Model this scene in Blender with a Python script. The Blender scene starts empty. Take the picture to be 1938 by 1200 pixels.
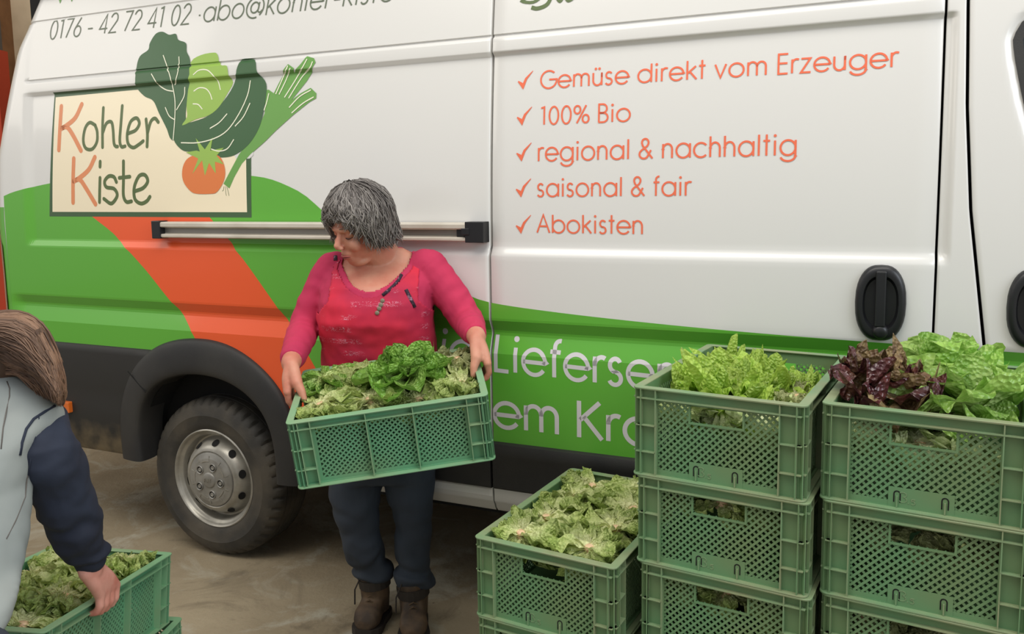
import bpy, bmesh, math, random
import numpy as np
from mathutils import Vector, Matrix, noise
from mathutils.geometry import tessellate_polygon
random.seed(7); np.random.seed(7)
PI = math.pi
scene = bpy.context.scene
COL = scene.collection
# ------------------------------------------------------------------ camera, world, light, exposure
CAM_F, CAM_CY, CAM_H = 1546.988, 534.811, 1.547
CAM_R = np.array([[0.99989278, -0.00165619, -0.01454924], [-0.0146432, -0.11309057, -0.99347677], [0.0, 0.9935833, -0.11310269]])
cam_data = bpy.data.cameras.new('camera')
cam_data.sensor_width = 36.0
cam_data.lens = CAM_F / 1938 * 36.0
cam_data.shift_y = -(600 - CAM_CY) / 1938
cam_data.clip_start = 0.05
cam = bpy.data.objects.new('camera', cam_data)
COL.objects.link(cam)
m = Matrix.Identity(4)
for i in range(3):
    m[i][0] = CAM_R[0][i]; m[i][1] = -CAM_R[1][i]; m[i][2] = -CAM_R[2][i]
m[2][3] = CAM_H
cam.matrix_world = m
scene.camera = cam

world = bpy.data.worlds.new('world')
scene.world = world
world.use_nodes = True
world.node_tree.nodes['Background'].inputs[0].default_value = (0.98, 0.985, 1.0, 1)
world.node_tree.nodes['Background'].inputs[1].default_value = 0.49

def area_light(name, loc, target, size, size_y, power, color):
    ld = bpy.data.lights.new(name, 'AREA')
    ld.shape = 'RECTANGLE'; ld.size = size; ld.size_y = size_y; ld.energy = power; ld.color = color
    o = bpy.data.objects.new(name, ld); COL.objects.link(o)
    o.location = loc
    d = Vector(target) - Vector(loc)
    o.rotation_euler = d.to_track_quat('-Z', 'Y').to_euler()
    return o
area_light('gate_daylight', (4.2, -1.8, 3.6), (0.2, 2.6, 0.7), 3.4, 2.6, 136, (0.86, 0.93, 1.0))
area_light('roof_light', (-0.6, 0.9, 4.6), (-0.6, 2.2, 0.0), 5.0, 1.6, 126, (1.0, 0.95, 0.86))
area_light('side_daylight', (-5.5, 3.0, 3.2), (-2.8, 3.6, 0.2), 2.2, 1.8, 28, (1.0, 0.94, 0.84))
scene.view_settings.view_transform = 'Standard'
scene.view_settings.look = 'None'
scene.view_settings.gamma = 1.0
scene.view_settings.use_curve_mapping = False
scene.view_settings.exposure = 0.14

# ------------------------------------------------------------------ helpers
def lin(c):
    return tuple(((x / 255) / 12.92 if x / 255 <= 0.04045 else ((x / 255 + 0.055) / 1.055) ** 2.4) for x in c)

def px_ray(x, y):
    return np.array([(x - 969) / CAM_F, (y - CAM_CY) / CAM_F, 1.0]) @ CAM_R
def at(x, y, Y):
    P = px_ray(x, y); P = P * (Y / P[1]); return Vector((P[0], P[1], P[2] + CAM_H))

def nodes_of(m):
    return m.node_tree.nodes, m.node_tree.links
def mat(name, c, rough=0.5, metal=0.0, coat=0.0, spec=0.5, noise_scale=None, c2=None, bump=0.0, bump_scale=40.0, detail=4.0, lo=0.4, hi=0.65):
    """principled material; c/c2 are mixed by an object-space noise"""
    m = bpy.data.materials.new(name); m.use_nodes = True
    N, L = nodes_of(m); b = N['Principled BSDF']
    b.inputs['Base Color'].default_value = (*lin(c), 1)
    b.inputs['Roughness'].default_value = rough; b.inputs['Metallic'].default_value = metal
    b.inputs['Coat Weight'].default_value = coat; b.inputs['Coat Roughness'].default_value = 0.08
    b.inputs['Specular IOR Level'].default_value = spec
    if noise_scale or bump:
        tc = N.new('ShaderNodeTexCoord')
    if noise_scale:
        n = N.new('ShaderNodeTexNoise'); n.inputs['Scale'].default_value = noise_scale; n.inputs['Detail'].default_value = detail
        L.new(tc.outputs['Object'], n.inputs['Vector'])
        r = N.new('ShaderNodeMapRange'); r.inputs['From Min'].default_value = lo; r.inputs['From Max'].default_value = hi
        L.new(n.outputs['Fac'], r.inputs['Value'])
        mx = N.new('ShaderNodeMix'); mx.data_type = 'RGBA'
        mx.inputs[6].default_value = (*lin(c), 1); mx.inputs[7].default_value = (*lin(c2 or c), 1)
        L.new(r.outputs['Result'], mx.inputs[0]); L.new(mx.outputs[2], b.inputs['Base Color'])
    if bump:
        n2 = N.new('ShaderNodeTexNoise'); n2.inputs['Scale'].default_value = bump_scale; n2.inputs['Detail'].default_value = 5
        L.new(tc.outputs['Object'], n2.inputs['Vector'])
        bp = N.new('ShaderNodeBump'); bp.inputs['Strength'].default_value = bump; bp.inputs['Distance'].default_value = 0.004
        L.new(n2.outputs['Fac'], bp.inputs['Height']); L.new(bp.outputs['Normal'], b.inputs['Normal'])
    return m

def empty(name, label=None, cat=None, loc=(0, 0, 0), group=None, parent=None):
    o = bpy.data.objects.new(name, None); COL.objects.link(o); o.location = loc
    o.empty_display_size = 0.05
    if label: o['label'] = label
    if cat: o['category'] = cat
    if group: o['group'] = group
    if parent: o.parent = parent
    return o
def tag(o, label=None, cat=None, group=None, kind=None):
    if label: o['label'] = label
    if cat: o['category'] = cat
    if group: o['group'] = group
    if kind: o['kind'] = kind
    return o

class MB:
    """collects geometry for one mesh"""
    def __init__(s): s.v = []; s.f = []
    def add(s, vs, fs):
        o = len(s.v); s.v += [tuple(p) for p in vs]; s.f += [tuple(i + o for i in f) for f in fs]; return s
    def box(s, x0, y0, z0, x1, y1, z1):
        v = [(x0, y0, z0), (x1, y0, z0), (x1, y1, z0), (x0, y1, z0), (x0, y0, z1), (x1, y0, z1), (x1, y1, z1), (x0, y1, z1)]
        return s.add(v, [(0, 3, 2, 1), (4, 5, 6, 7), (0, 1, 5, 4), (1, 2, 6, 5), (2, 3, 7, 6), (3, 0, 4, 7)])
    def bar(s, a, b, n, w, t):
        """box between a and b, width w across, thickness t along n"""
        a, b, n = Vector(a), Vector(b), Vector(n).normalized()
        d = (b - a).normalized(); q = d.cross(n).normalized() * (w / 2); n = n * (t / 2)
        v = [a - q - n, a + q - n, a + q + n, a - q + n, b - q - n, b + q - n, b + q + n, b - q + n]
        return s.add(v, [(0, 1, 2, 3), (7, 6, 5, 4), (0, 4, 5, 1), (1, 5, 6, 2), (2, 6, 7, 3), (3, 7, 4, 0)])
    def tube(s, pts, rads, n=8, cap=True, flat=1.0, up=None):
        pts = [Vector(p) for p in pts]
        if not hasattr(rads, '__len__'): rads = [rads] * len(pts)
        prev = None; rings = []
        for i, p in enumerate(pts):
            d = (pts[min(i + 1, len(pts) - 1)] - pts[max(i - 1, 0)])
            d = d.normalized() if d.length > 1e-9 else Vector((0, 0, 1))
            if prev is None:
                u = Vector(up) if up else (Vector((0, 0, 1)) if abs(d.z) < 0.9 else Vector((1, 0, 0)))
                prev = (u - d * u.dot(d)).normalized()
            else:
                prev = (prev - d * prev.dot(d)).normalized()
            w = d.cross(prev)
            rings.append([p + (prev * math.cos(2 * PI * k / n) * flat + w * math.sin(2 * PI * k / n)) * rads[i] for k in range(n)])
        v = [q for r in rings for q in r]; f = []
        for i in range(len(pts) - 1):
            for k in range(n):
                f.append((i * n + k, i * n + (k + 1) % n, (i + 1) * n + (k + 1) % n, (i + 1) * n + k))
        if cap:
            f.append(tuple(range(n - 1, -1, -1))); f.append(tuple((len(pts) - 1) * n + k for k in range(n)))
        return s.add(v, f)
    def lathe(s, prof, n=32, axis='y', c=(0, 0, 0), fn=None, closed=False):
        """prof: (radius, along); turned round the axis through c"""
        v = []; f = []; m_ = len(prof)
        for k in range(n):
            a = 2 * PI * k / n
            for j, (r, h) in enumerate(prof):
                if fn: r = fn(k, j, r)
                ca, sa = math.cos(a) * r, math.sin(a) * r
                p = {'y': (ca, h, sa), 'z': (ca, sa, h), 'x': (h, ca, sa)}[axis]
                v.append((p[0] + c[0], p[1] + c[1], p[2] + c[2]))
        for k in range(n):
            for j in range(m_ - 1 if not closed else m_):
                a, b = k * m_ + j, ((k + 1) % n) * m_ + j
                a2, b2 = k * m_ + (j + 1) % m_, ((k + 1) % n) * m_ + (j + 1) % m_
                f.append((a, a2, b2, b))
        return s.add(v, f)
    def prism(s, poly, y0, y1):
        """polygon in (x,z) extruded from y0 to y1"""
        n = len(poly)
        v = [(x, y0, z) for x, z in poly] + [(x, y1, z) for x, z in poly]
        f = [tuple(range(n)), tuple(range(2 * n - 1, n - 1, -1))]
        for i in range(n): f.append((i, (i + 1) % n, n + (i + 1) % n, n + i))
        return s.add(v, f)
    def ball(s, c, r, seg=12, rings=8, rot=None):
        v = []; f = []
        if not hasattr(r, '__len__'): r = (r, r, r)
        for i in range(rings + 1):
            t = PI * i / rings
            for k in range(seg):
                a = 2 * PI * k / seg
                p = Vector((r[0] * math.sin(t) * math.cos(a), r[1] * math.sin(t) * math.sin(a), r[2] * math.cos(t)))
                if rot is not None: p = rot @ p
                v.append(p + Vector(c))
        for i in range(rings):
            for k in range(seg):
                f.append((i * seg + k, (i + 1) * seg + k, (i + 1) * seg + (k + 1) % seg, i * seg + (k + 1) % seg))
        return s.add(v, f)
    def mesh(s, name, m, smooth=False):
        me = bpy.data.meshes.new(name); me.from_pydata(s.v, [], s.f); me.validate()
        bm = bmesh.new(); bm.from_mesh(me)
        bmesh.ops.remove_doubles(bm, verts=bm.verts, dist=1e-6)
        bmesh.ops.recalc_face_normals(bm, faces=bm.faces); bm.to_mesh(me); bm.free()
        if smooth:
            me.polygons.foreach_set('use_smooth', [True] * len(me.polygons))
        if m: me.materials.append(m)
        me.update(); return me
    def build(s, name, m, parent=None, smooth=False, label=None, angle=None):
        me = s.mesh(name, m, smooth)
        if angle: me.set_sharp_from_angle(angle=math.radians(angle))
        o = bpy.data.objects.new(name, me); COL.objects.link(o)
        if parent: o.parent = parent
        if label: o['label'] = label
        return o
def bevel(o, w=0.002, seg=2):
    b = o.modifiers.new('bevel', 'BEVEL'); b.width = w; b.segments = seg; b.limit_method = 'ANGLE'; b.angle_limit = math.radians(40); return o

# ------------------------------------------------------------------ materials
M = {}
M['van_white'] = mat('van_white', (220, 219, 216), 0.26, coat=0.4)
M['decal_green'] = mat('decal_green', (95, 172, 56), 0.34, coat=0.15)
M['decal_orange'] = mat('decal_orange', (236, 92, 44), 0.34, coat=0.15)
M['decal_text_orange'] = mat('decal_text_orange', (236, 112, 78), 0.4)
M['decal_dark'] = mat('decal_dark', (66, 94, 62), 0.4)
M['decal_cream'] = mat('decal_cream', (243, 230, 200), 0.35, coat=0.15)
M['decal_lime'] = mat('decal_lime', (150, 186, 84), 0.4)
M['decal_leek'] = mat('decal_leek', (108, 160, 80), 0.4)
M['decal_kale'] = mat('decal_kale', (62, 98, 62), 0.4)
M['decal_tomato'] = mat('decal_tomato', (222, 124, 66), 0.4)
M['decal_k'] = mat('decal_k', (224, 142, 96), 0.4)
M['decal_letter'] = mat('decal_letter', (88, 106, 62), 0.4)
M['decal_grey'] = mat('decal_grey', (100, 110, 92), 0.4)
M['decal_white'] = mat('decal_white', (214, 210, 214), 0.4)
M['decal_line'] = mat('decal_line', (238, 238, 214), 0.4)
M['black_plastic'] = mat('black_plastic', (34, 34, 35), 0.55, noise_scale=3, c2=(48, 47, 45), bump=0.15, bump_scale=400)
M['handle_black'] = mat('handle_black', (26, 27, 30), 0.38)
M['dark'] = mat('dark', (9, 9, 9), 0.9)
M['alu'] = mat('alu', (214, 207, 194), 0.36, metal=0.15, noise_scale=6, c2=(198, 190, 176))
M['alu_shade'] = mat('alu_shade', (150, 146, 140), 0.5, metal=0.6)
M['rubber'] = mat('rubber', (52, 50, 46), 0.68, noise_scale=6, c2=(80, 74, 64), bump=0.2, bump_scale=120)
M['rim_silver'] = mat('rim_silver', (176, 173, 164), 0.36, metal=0.45, noise_scale=9, c2=(142, 138, 128), bump=0.06, bump_scale=300)
M['hub'] = mat('hub', (156, 154, 148), 0.42, metal=0.35, noise_scale=14, c2=(132, 130, 124))
M['marker_orange'] = mat('marker_orange', (214, 106, 36), 0.3, coat=0.5)
M['tail_red'] = mat('tail_red', (118, 30, 30), 0.25, coat=0.6)
M['glass_dark'] = mat('glass_dark', (36, 42, 44), 0.08, coat=0.8)

# dirty lower bumper plastic
def dirty_plastic():
    m = mat('dirty_plastic', (33, 33, 32), 0.6)
    N, L = nodes_of(m); b = N['Principled BSDF']
    tc = N.new('ShaderNodeTexCoord'); sx = N.new('ShaderNodeSeparateXYZ'); L.new(tc.outputs['Object'], sx.inputs[0])
    n = N.new('ShaderNodeTexNoise'); n.inputs['Scale'].default_value = 14; n.inputs['Detail'].default_value = 8; L.new(tc.outputs['Object'], n.inputs['Vector'])
    r = N.new('ShaderNodeMapRange'); r.inputs['From Min'].default_value = 0.62; r.inputs['From Max'].default_value = 0.42; L.new(sx.outputs['Z'], r.inputs['Value'])
    a = N.new('ShaderNodeMath'); a.operation = 'MULTIPLY'; L.new(r.outputs[0], a.inputs[0]); L.new(n.outputs['Fac'], a.inputs[1])
    a2 = N.new('ShaderNodeMapRange'); a2.inputs['From Min'].default_value = 0.2; a2.inputs['From Max'].default_value = 0.6; L.new(a.outputs[0], a2.inputs['Value'])
    mx = N.new('ShaderNodeMix'); mx.data_type = 'RGBA'; mx.inputs[6].default_value = (*lin((35, 34, 32)), 1); mx.inputs[7].default_value = (*lin((112, 98, 74)), 1)
    L.new(a2.outputs[0], mx.inputs[0]); L.new(mx.outputs[2], b.inputs['Base Color'])
    return m
M['dirty_plastic'] = dirty_plastic()

def concrete():
    m = bpy.data.materials.new('concrete_floor'); m.use_nodes = True
    N, L = nodes_of(m); b = N['Principled BSDF']; b.inputs['Roughness'].default_value = 0.8
    tc = N.new('ShaderNodeTexCoord')
    def nz(s, d, rgh=0.55, dist=0.0):
        n = N.new('ShaderNodeTexNoise'); n.inputs['Scale'].default_value = s; n.inputs['Detail'].default_value = d; n.inputs['Roughness'].default_value = rgh; n.inputs['Distortion'].default_value = dist
        L.new(tc.outputs['Object'], n.inputs['Vector']); return n
    def mr(n, a, c):
        r = N.new('ShaderNodeMapRange'); r.inputs['From Min'].default_value = a; r.inputs['From Max'].default_value = c; L.new(n.outputs[0], r.inputs['Value']); return r
    def mix(f, a, c):
        x = N.new('ShaderNodeMix'); x.data_type = 'RGBA'; L.new(f.outputs[0], x.inputs[0])
        for i, q in ((6, a), (7, c)):
            if isinstance(q, tuple): x.inputs[i].default_value = (*lin(q), 1)
            else: L.new(q.outputs[2], x.inputs[i])
        return x
    base = mix(mr(nz(1.3, 6), 0.35, 0.65), (136, 122, 98), (166, 152, 126))
    dust = mix(mr(nz(3.1, 9, 0.65, 0.8), 0.50, 0.66), base, (178, 172, 154))
    wet = mix(mr(nz(2.1, 9, 0.7, 1.2), 0.55, 0.70), dust, (112, 101, 82))
    crumbs = mix(mr(nz(34, 6, 0.7), 0.67, 0.72), wet, (76, 66, 52))
    L.new(crumbs.outputs[2], b.inputs['Base Color'])
    bp = N.new('ShaderNodeBump'); bp.inputs['Strength'].default_value = 0.5; bp.inputs['Distance'].default_value = 0.01
    L.new(nz(22, 9, 0.7).outputs[0], bp.inputs['Height']); L.new(bp.outputs[0], b.inputs['Normal'])
    return m
M['concrete'] = concrete()
M['wall_cream'] = mat('wall_cream', (236, 214, 180), 0.85, noise_scale=2, c2=(196, 176, 142))
M['wood'] = mat('wood', (142, 100, 62), 0.7, noise_scale=5, c2=(112, 76, 46))
M['barn_red'] = mat('barn_red', (196, 66, 34), 0.7)
M['grey_steel'] = mat('grey_steel', (92, 88, 84), 0.6)

# ------------------------------------------------------------------ structure: floor, back wall
mb = MB(); mb.add([(-14, -8, 0), (12, -8, 0), (12, 9, 0), (-14, 9, 0)], [(0, 1, 2, 3)])
tag(mb.build('floor', M['concrete']), kind='structure', label='dusty grey-brown concrete floor')
mb = MB(); mb.box(-14, 6.6, 0, 12, 6.8, 5.0)
tag(mb.build('wall_back', M['wall_cream']), kind='structure')
mb = MB(); mb.box(-2.6, 3.4, 3.3, 12, 6.6, 3.4)  # unseen slab, added to keep light off the floor behind and under the van
tag(mb.build('shade_slab', M['wood']), kind='structure', label='added slab out of view, shading the space behind the van')
# timber post, red board door and steel column seen past the rear of the van (rear top left of the view)
def vert_at(px, Y): return at(px, 100, Y).x
x0 = vert_at(2, 6.5); x1 = vert_at(13, 6.5)
mb = MB(); mb.box(x0, 6.45, 0, x1, 6.6, 5.0)
tag(mb.build('trim_1', M['wood']), kind='structure', label='brown timber post on the back wall')
mb = MB(); mb.box(vert_at(-60, 6.2), 6.1, 0, vert_at(7, 6.2), 6.25, 2.62)
tag(mb.build('door_1', M['barn_red']), kind='structure', label='orange red door leaf past the rear of the van')
mb = MB(); mb.box(vert_at(-40, 6.4), 6.3, 2.62, vert_at(-2, 6.4), 6.45, 5.0)
tag(mb.build('trim_2', M['grey_steel']), kind='structure', label='grey steel panel above the red door')
# ================================================================== THE VAN
VAN_YAW = -0.412868; VAN_D = 2.52
VD = np.array([math.cos(VAN_YAW), math.sin(VAN_YAW), 0]); VN = np.array([-math.sin(VAN_YAW), math.cos(VAN_YAW), 0])
van = empty('delivery_van', 'white and green panel van with orange lettering and a vegetable logo, parked behind the woman', 'van', tuple(VN * VAN_D))
van.rotation_euler = (0, 0, VAN_YAW)
# side surface: y (into the van) as a function of s (along) and z
LOWK = [(0.0, 0), (0.985, 0), (1.046, .021), (1.056, .0215), (1.064, .020), (1.100, .001), (1.108, 0), (3, 0)]
RECK = [(0.0, 0), (1.320, 0), (1.327, .0012), (1.350, .015), (1.357, .0165), (1.990, .0165), (1.995, .0155), (2.007, .001), (2.012, 0), (3, 0)]
LINK = [(0, 0), (2.048, 0), (2.054, .003), (2.059, .010), (2.064, .010), (2.067, .004), (2.317, .004), (2.320, .010), (2.326, .010), (2.329, .004), (3, .004)]
ZK = sorted({k[0] for K in (LOWK, RECK, LINK) for k in K if 0 < k[0] < 3})
def ip(K, z): return float(np.interp(z, [k[0] for k in K], [k[1] for k in K]))
def sst(a, b, x):
    t = min(1, max(0, (x - a) / (b - a))); return t * t * (3 - 2 * t)
WIN = [(.331, 1.92), (.333, 1.90), (.337, 1.87), (.352, 1.794), (.361, 1.753), (.385, 1.67), (.43, 1.57), (.50, 1.50), (.56, 1.47), (1.15, 1.47), (1.12, 1.75), (1.0, 1.99), (.42, 1.995), (.375, 1.985), (.35, 1.965), (.337, 1.94)]
def win_dist(s, z):
    best = 9; c = False
    for i in range(len(WIN)):
        x1, y1 = WIN[i]; x2, y2 = WIN[i - 1]; dx, dy = x2 - x1, y2 - y1
        t = max(0, min(1, ((s - x1) * dx + (z - y1) * dy) / (dx * dx + dy * dy))); best = min(best, math.hypot(s - x1 - dx * t, z - y1 - dy * t))
        if (y1 > z) != (y2 > z) and s < (x2 - x1) * (z - y1) / (y2 - y1) + x1: c = not c
    return -best if c else best
def ysurf(s, z):
    t = max(0, (z - 1.3) / 0.7)
    y = 0.040 * t * t
    y += ip(LOWK, z) * sst(-3.66, -3.56, s)
    y += ip(RECK, z) * sst(-3.52, -3.455, s) * (1 - sst(.182, .208, s))
    y += ip(LINK, z) * sst(-3.50, -3.48, s)
    if s > .24 and z > 1.3: y += .011 * (1 - sst(0.002, .022, win_dist(s, z)))
    return y
def vanp(x, y):
    d = 0.0
    for _ in range(8):
        P = px_ray(x, y); P = P * ((VAN_D + d) / (P @ VN)); s, z = float(P @ VD), float(P[2] + CAM_H); d = ysurf(s, z)
    return (s, z)
ARCH_OUT = [(-2.985, .40), (-2.99, .50), (-2.985, .60), (-2.955, .70), (-2.905, .79), (-2.83, .865), (-2.74, .918), (-2.63, .95), (-2.50, .962), (-2.39, .952), (-2.29, .92), (-2.20, .868), (-2.12, .80), (-2.065, .72), (-2.03, .62), (-2.015, .50), (-2.015, .40)]
ARCH_IN = [(-2.85, .40), (-2.86, .50), (-2.85, .59), (-2.825, .66), (-2.78, .72), (-2.72, .76), (-2.65, .787), (-2.575, .803), (-2.50, .808), (-2.42, .803), (-2.345, .787), (-2.275, .757), (-2.21, .71), (-2.165, .65), (-2.14, .58), (-2.13, .50), (-2.13, .40)]
ARCH_MID = [((a[0] + b[0]) / 2, (a[1] + b[1]) / 2) for a, b in zip(ARCH_OUT, ARCH_IN)]
def inside(poly, x, y):
    c = False; n = len(poly)
    for i in range(n):
        x1, y1 = poly[i]; x2, y2 = poly[i - 1]
        if (y1 > y) != (y2 > y) and x < (x2 - x1) * (y - y1) / (y2 - y1) + x1: c = not c
    return c
def zrows(z0, z1, step=0.035):
    zs = [z for z in ZK if z0 < z < z1]
    zs += [z0 + i * step for i in range(int((z1 - z0) / step) + 1)] + [z1]
    zs = sorted(zs); out = [zs[0]]
    for z in zs[1:]:
        if z - out[-1] > 0.0015: out.append(z)
    return out
def side_panel(name, s0, s1, z0, z1, ds=0.05, dz=0.035, corner=False, hole=None, m=None, off=0.0, parent=van, label=None, fold=(True, True)):
    f0 = s0 if callable(s0) else (lambda z: s0); f1 = s1 if callable(s1) else (lambda z: s1)
    zs = zrows(z0, z1, dz); rows = []
    for z in zs:
        a, b = f0(z), f1(z); n = max(2, int(round((f1(1.2) - f0(1.2)) / ds)))
        cols = []
        if corner:
            r = 0.11; a2 = a + r; yb = ysurf(a2, z) + off
            cols.append((a, 1.9)); cols.append((a, yb + r + .1))
            for k in range(0, 8):
                t = PI / 2 * (1 - k / 8); cols.append((a2 - r * math.sin(t), yb + r * (1 - math.cos(t))))
            a = a2
        elif fold[0]:
            cols.append((a, ysurf(a, z) + .022 + off)); cols.append((a, ysurf(a, z) + .003 + off)); a += .0035
        last = b - .0035 if fold[1] else b
        for i in range(n + 1):
            t = i / n; s = a + (last - a) * t; cols.append((s, ysurf(s, z) + off))
        extra = [q for q in (-3.64, -3.62, -3.60, -3.58, -3.50, -3.49, -3.48, -3.47, -3.46, -3.44, .182, .19, .197, .203, .208)]
        if fold[1]:
            cols.append((b, ysurf(b, z) + .003 + off)); cols.append((b, ysurf(b, z) + .022 + off))
        rows.append((z, cols))
    # refine columns where the recess ends, by inserting the same extra columns in every row
    def refine(cols, z):
        out = list(cols)
        lo = max(c[0] for c in cols[:3]) if not corner else cols[9][0]
        for q in (-3.49, -3.48, -3.47, -3.45, .183, .188, .192, .196, .200, .205, .209):
            for i in range(len(out) - 1):
                pass
        return out
    mb = MB(); nc = len(rows[0][1]); v = []; f = []
    for z, cols in rows: v += [(c[0], c[1], z) for c in cols]
    for i in range(len(rows) - 1):
        for j in range(nc - 1):
            a, b, c, d = i * nc + j, i * nc + j + 1, (i + 1) * nc + j + 1, (i + 1) * nc + j
            cs = (v[a][0] + v[c][0]) / 2; cz = (v[a][2] + v[c][2]) / 2
            if hole and inside(hole, cs, cz): continue
            f.append((a, b, c, d))
    mb.add(v, f)
    return mb.build(name, m or M['van_white'], parent, smooth=True, label=label, angle=50)

def rear_end(z): return float(np.interp(z, [0.4, .9, 1.2, 1.45, 1.72, 2.0, 2.2, 2.45], [-3.755, -3.755, -3.755, -3.76, -3.75, -3.68, -3.63, -3.50]))
def front_seam(z): return float(np.interp(z, [0.4, .8, 1.1, 1.3, 1.47, 1.75, 2.03, 2.5], [.36, .34, .298, .272, .250, .231, .224, .226]))
S1, S2 = -1.187, .172
side_panel('rear_side_panel', rear_end, S1 - .0045, .47, 2.46, ds=0.012, corner=True, hole=ARCH_MID)
door = side_panel('sliding_door', S1 + .0045, S2 - .0035, .50, 2.46, ds=0.05, label='white and green sliding side door')
side_panel('door_pillar_panel', S2 + .0035, lambda z: front_seam(z) - .0045, .50, 2.46, ds=0.004)
WIN_IN = [(x + (.70 - x) * .035, z + (1.74 - z) * .05) for x, z in WIN]
cabdoor = side_panel('cab_door', lambda z: front_seam(z) + .0045, 1.25, .50, 2.46, ds=0.009, dz=0.012, hole=WIN_IN)
# door pillar gap lining, roof and closed hull so the van is a body, not a sheet
mb = MB(); mb.box(-3.55, .14, .44, 2.0, 1.9, 2.44)
tagv = mb.build('inner_hull', M['dark'], van)
mb = MB()
prof = [(0.075, 2.44), (0.12, 2.52), (0.25, 2.58), (0.95, 2.62), (1.65, 2.58), (1.80, 2.52), (1.85, 2.44)]
v = [(s, y, z) for s in (-3.44, 1.3) for y, z in prof]; n = len(prof)
mb.add(v, [(i, i + 1, n + i + 1, n + i) for i in range(n - 1)] + [tuple(range(n)), tuple(range(2 * n - 1, n - 1, -1))])
mb.build('roof', M['van_white'], van, smooth=True, angle=40)
mb = MB(); mb.box(-3.72, 1.9, .42, 2.0, 1.92, 2.44); mb.build('far_side_panel', M['van_white'], van)
mb = MB(); mb.prism([(1.25, .45), (2.35, .45), (2.38, .95), (2.2, 1.15), (1.75, 1.35), (1.25, 2.35)], .03, 1.9); mb.build('front_body', M['van_white'], van)
# underbody and liners
mb = MB(); mb.box(-2.05, .03, .40, 1.05, 1.9, .47); mb.box(-3.74, .03, .43, -2.95, 1.9, .47); mb.box(-2.96, .42, .40, -2.05, 1.5, .47); mb.box(-3.72, .12, .44, -3.5, 1.9, .6)
mb.build('underbody', M['dark'], van)
mb = MB()
arc = [(-2.497 + .40 * math.cos(a), .40 + .44 * math.sin(a)) for a in np.linspace(PI, 0, 15)]
v = []; f = []
for (s, z) in arc: v += [(s, .02, z), (s, .44, z)]
for i in range(len(arc) - 1): f.append((2 * i, 2 * i + 1, 2 * i + 3, 2 * i + 2))
v += [(-2.9, .44, .40), (-2.09, .44, .40)]
f.append(tuple([2 * i + 1 for i in range(len(arc))]))
mb.add(v, f); mb.build('wheel_housing', M['dark'], van)

# wheel arch flare
mb = MB(); v = []; f = []; K = 7
secs = [(0.0, .004), (.02, -.016), (.22, -.028), (.52, -.034), (.80, -.036), (.97, -.030), (1.0, -.010), (1.0, .10)]
for a, b in zip(ARCH_OUT, ARCH_IN):
    for t, y in secs: v.append((a[0] + (b[0] - a[0]) * t, y, a[1] + (b[1] - a[1]) * t))
n = len(secs)
for i in range(len(ARCH_OUT) - 1):
    for j in range(n - 1): f.append((i * n + j, i * n + j + 1, (i + 1) * n + j + 1, (i + 1) * n + j))
mb.add(v, f); ar = mb.build('wheel_arch_trim', M['black_plastic'], van, smooth=True, angle=50, label='black plastic wheel arch flare')
sb = ar.modifiers.new('sub', 'SUBSURF'); sb.levels = 1; sb.render_levels = 2
mb = MB(); mb.bar((-2.90, -.026, .795), (-2.79, -.038, .715), (0, 1, 0), .003, .003); mb.build('joint', M['dark'], ar)
# rear corner cladding (bumper side)
mb = MB(); v = []; f = []
rows = [(.405, .03), (.41, .0), (.43, -.012), (.62, -.014), (.66, -.010), (.70, -.012), (.86, -.014), (.885, -.010), (.893, .0), (.893, .02)]
cols = []
for z, off in rows:
    end = float(np.interp(z, [p[1] for p in ARCH_OUT[:9]], [p[0] for p in ARCH_OUT[:9]])) + .03
    cs = []
    a = rear_end(z); r = .11
    cs.append((a - .012, 1.9)); cs.append((a - .012, r + .1))
    for k in range(8):
        t = PI / 2 * (1 - k / 8); cs.append((a + r - (r + .012) * math.sin(t), r - (r - off) * math.cos(t)))
    for q in np.linspace(a + r, end, 10): cs.append((float(q), off))
    v += [(s, y, z) for s, y in cs]; nc = len(cs)
for i in range(len(rows) - 1):
    for j in range(nc - 1): f.append((i * nc + j, i * nc + j + 1, (i + 1) * nc + j + 1, (i + 1) * nc + j))
mb.add(v, f); mb.build('rear_bumper_side', M['dirty_plastic'], van, smooth=True, angle=45, label='black rear corner cladding, muddy below')
# lower door cladding, sill
def strip(name, s0, s1, prof, m, parent=van, **k):
    mb = MB(); n = len(prof); v = [(s, y, z) for s in (s0, s1) for y, z in prof]
    mb.add(v, [(i, i + 1, n + i + 1, n + i) for i in range(n - 1)] + [tuple(range(n)), tuple(range(2 * n - 1, n - 1, -1))])
    return mb.build(name, m, parent, smooth=True, angle=40, **k)
clad = [(.03, .502), (-.004, .502), (-.012, .51), (-.014, .60), (-.020, .625), (-.022, .65), (-.016, .668), (.0, .673), (.03, .673)]
strip('lower_cladding', -2.04, S1 - .0045, clad, M['black_plastic'], label='black cladding strip behind the rear wheel side')
strip('lower_cladding', S1 + .0045, S2 - .003, clad, M['black_plastic'], label='black cladding strip on the sliding door')
strip('lower_cladding', S2 + .003, 1.05, clad, M['black_plastic'])
sill = [(.06, .405), (.030, .41), (.018, .425), (.012, .44), (.006, .447), (.002, .455), (.0, .495), (.0, .503), (.03, .503)]
strip('sill', -2.04, S1 - .003, sill, M['van_white'], label='white painted sill below the cladding')
strip('sill', S1 + .003, 1.05, sill, M['van_white'])
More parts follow.
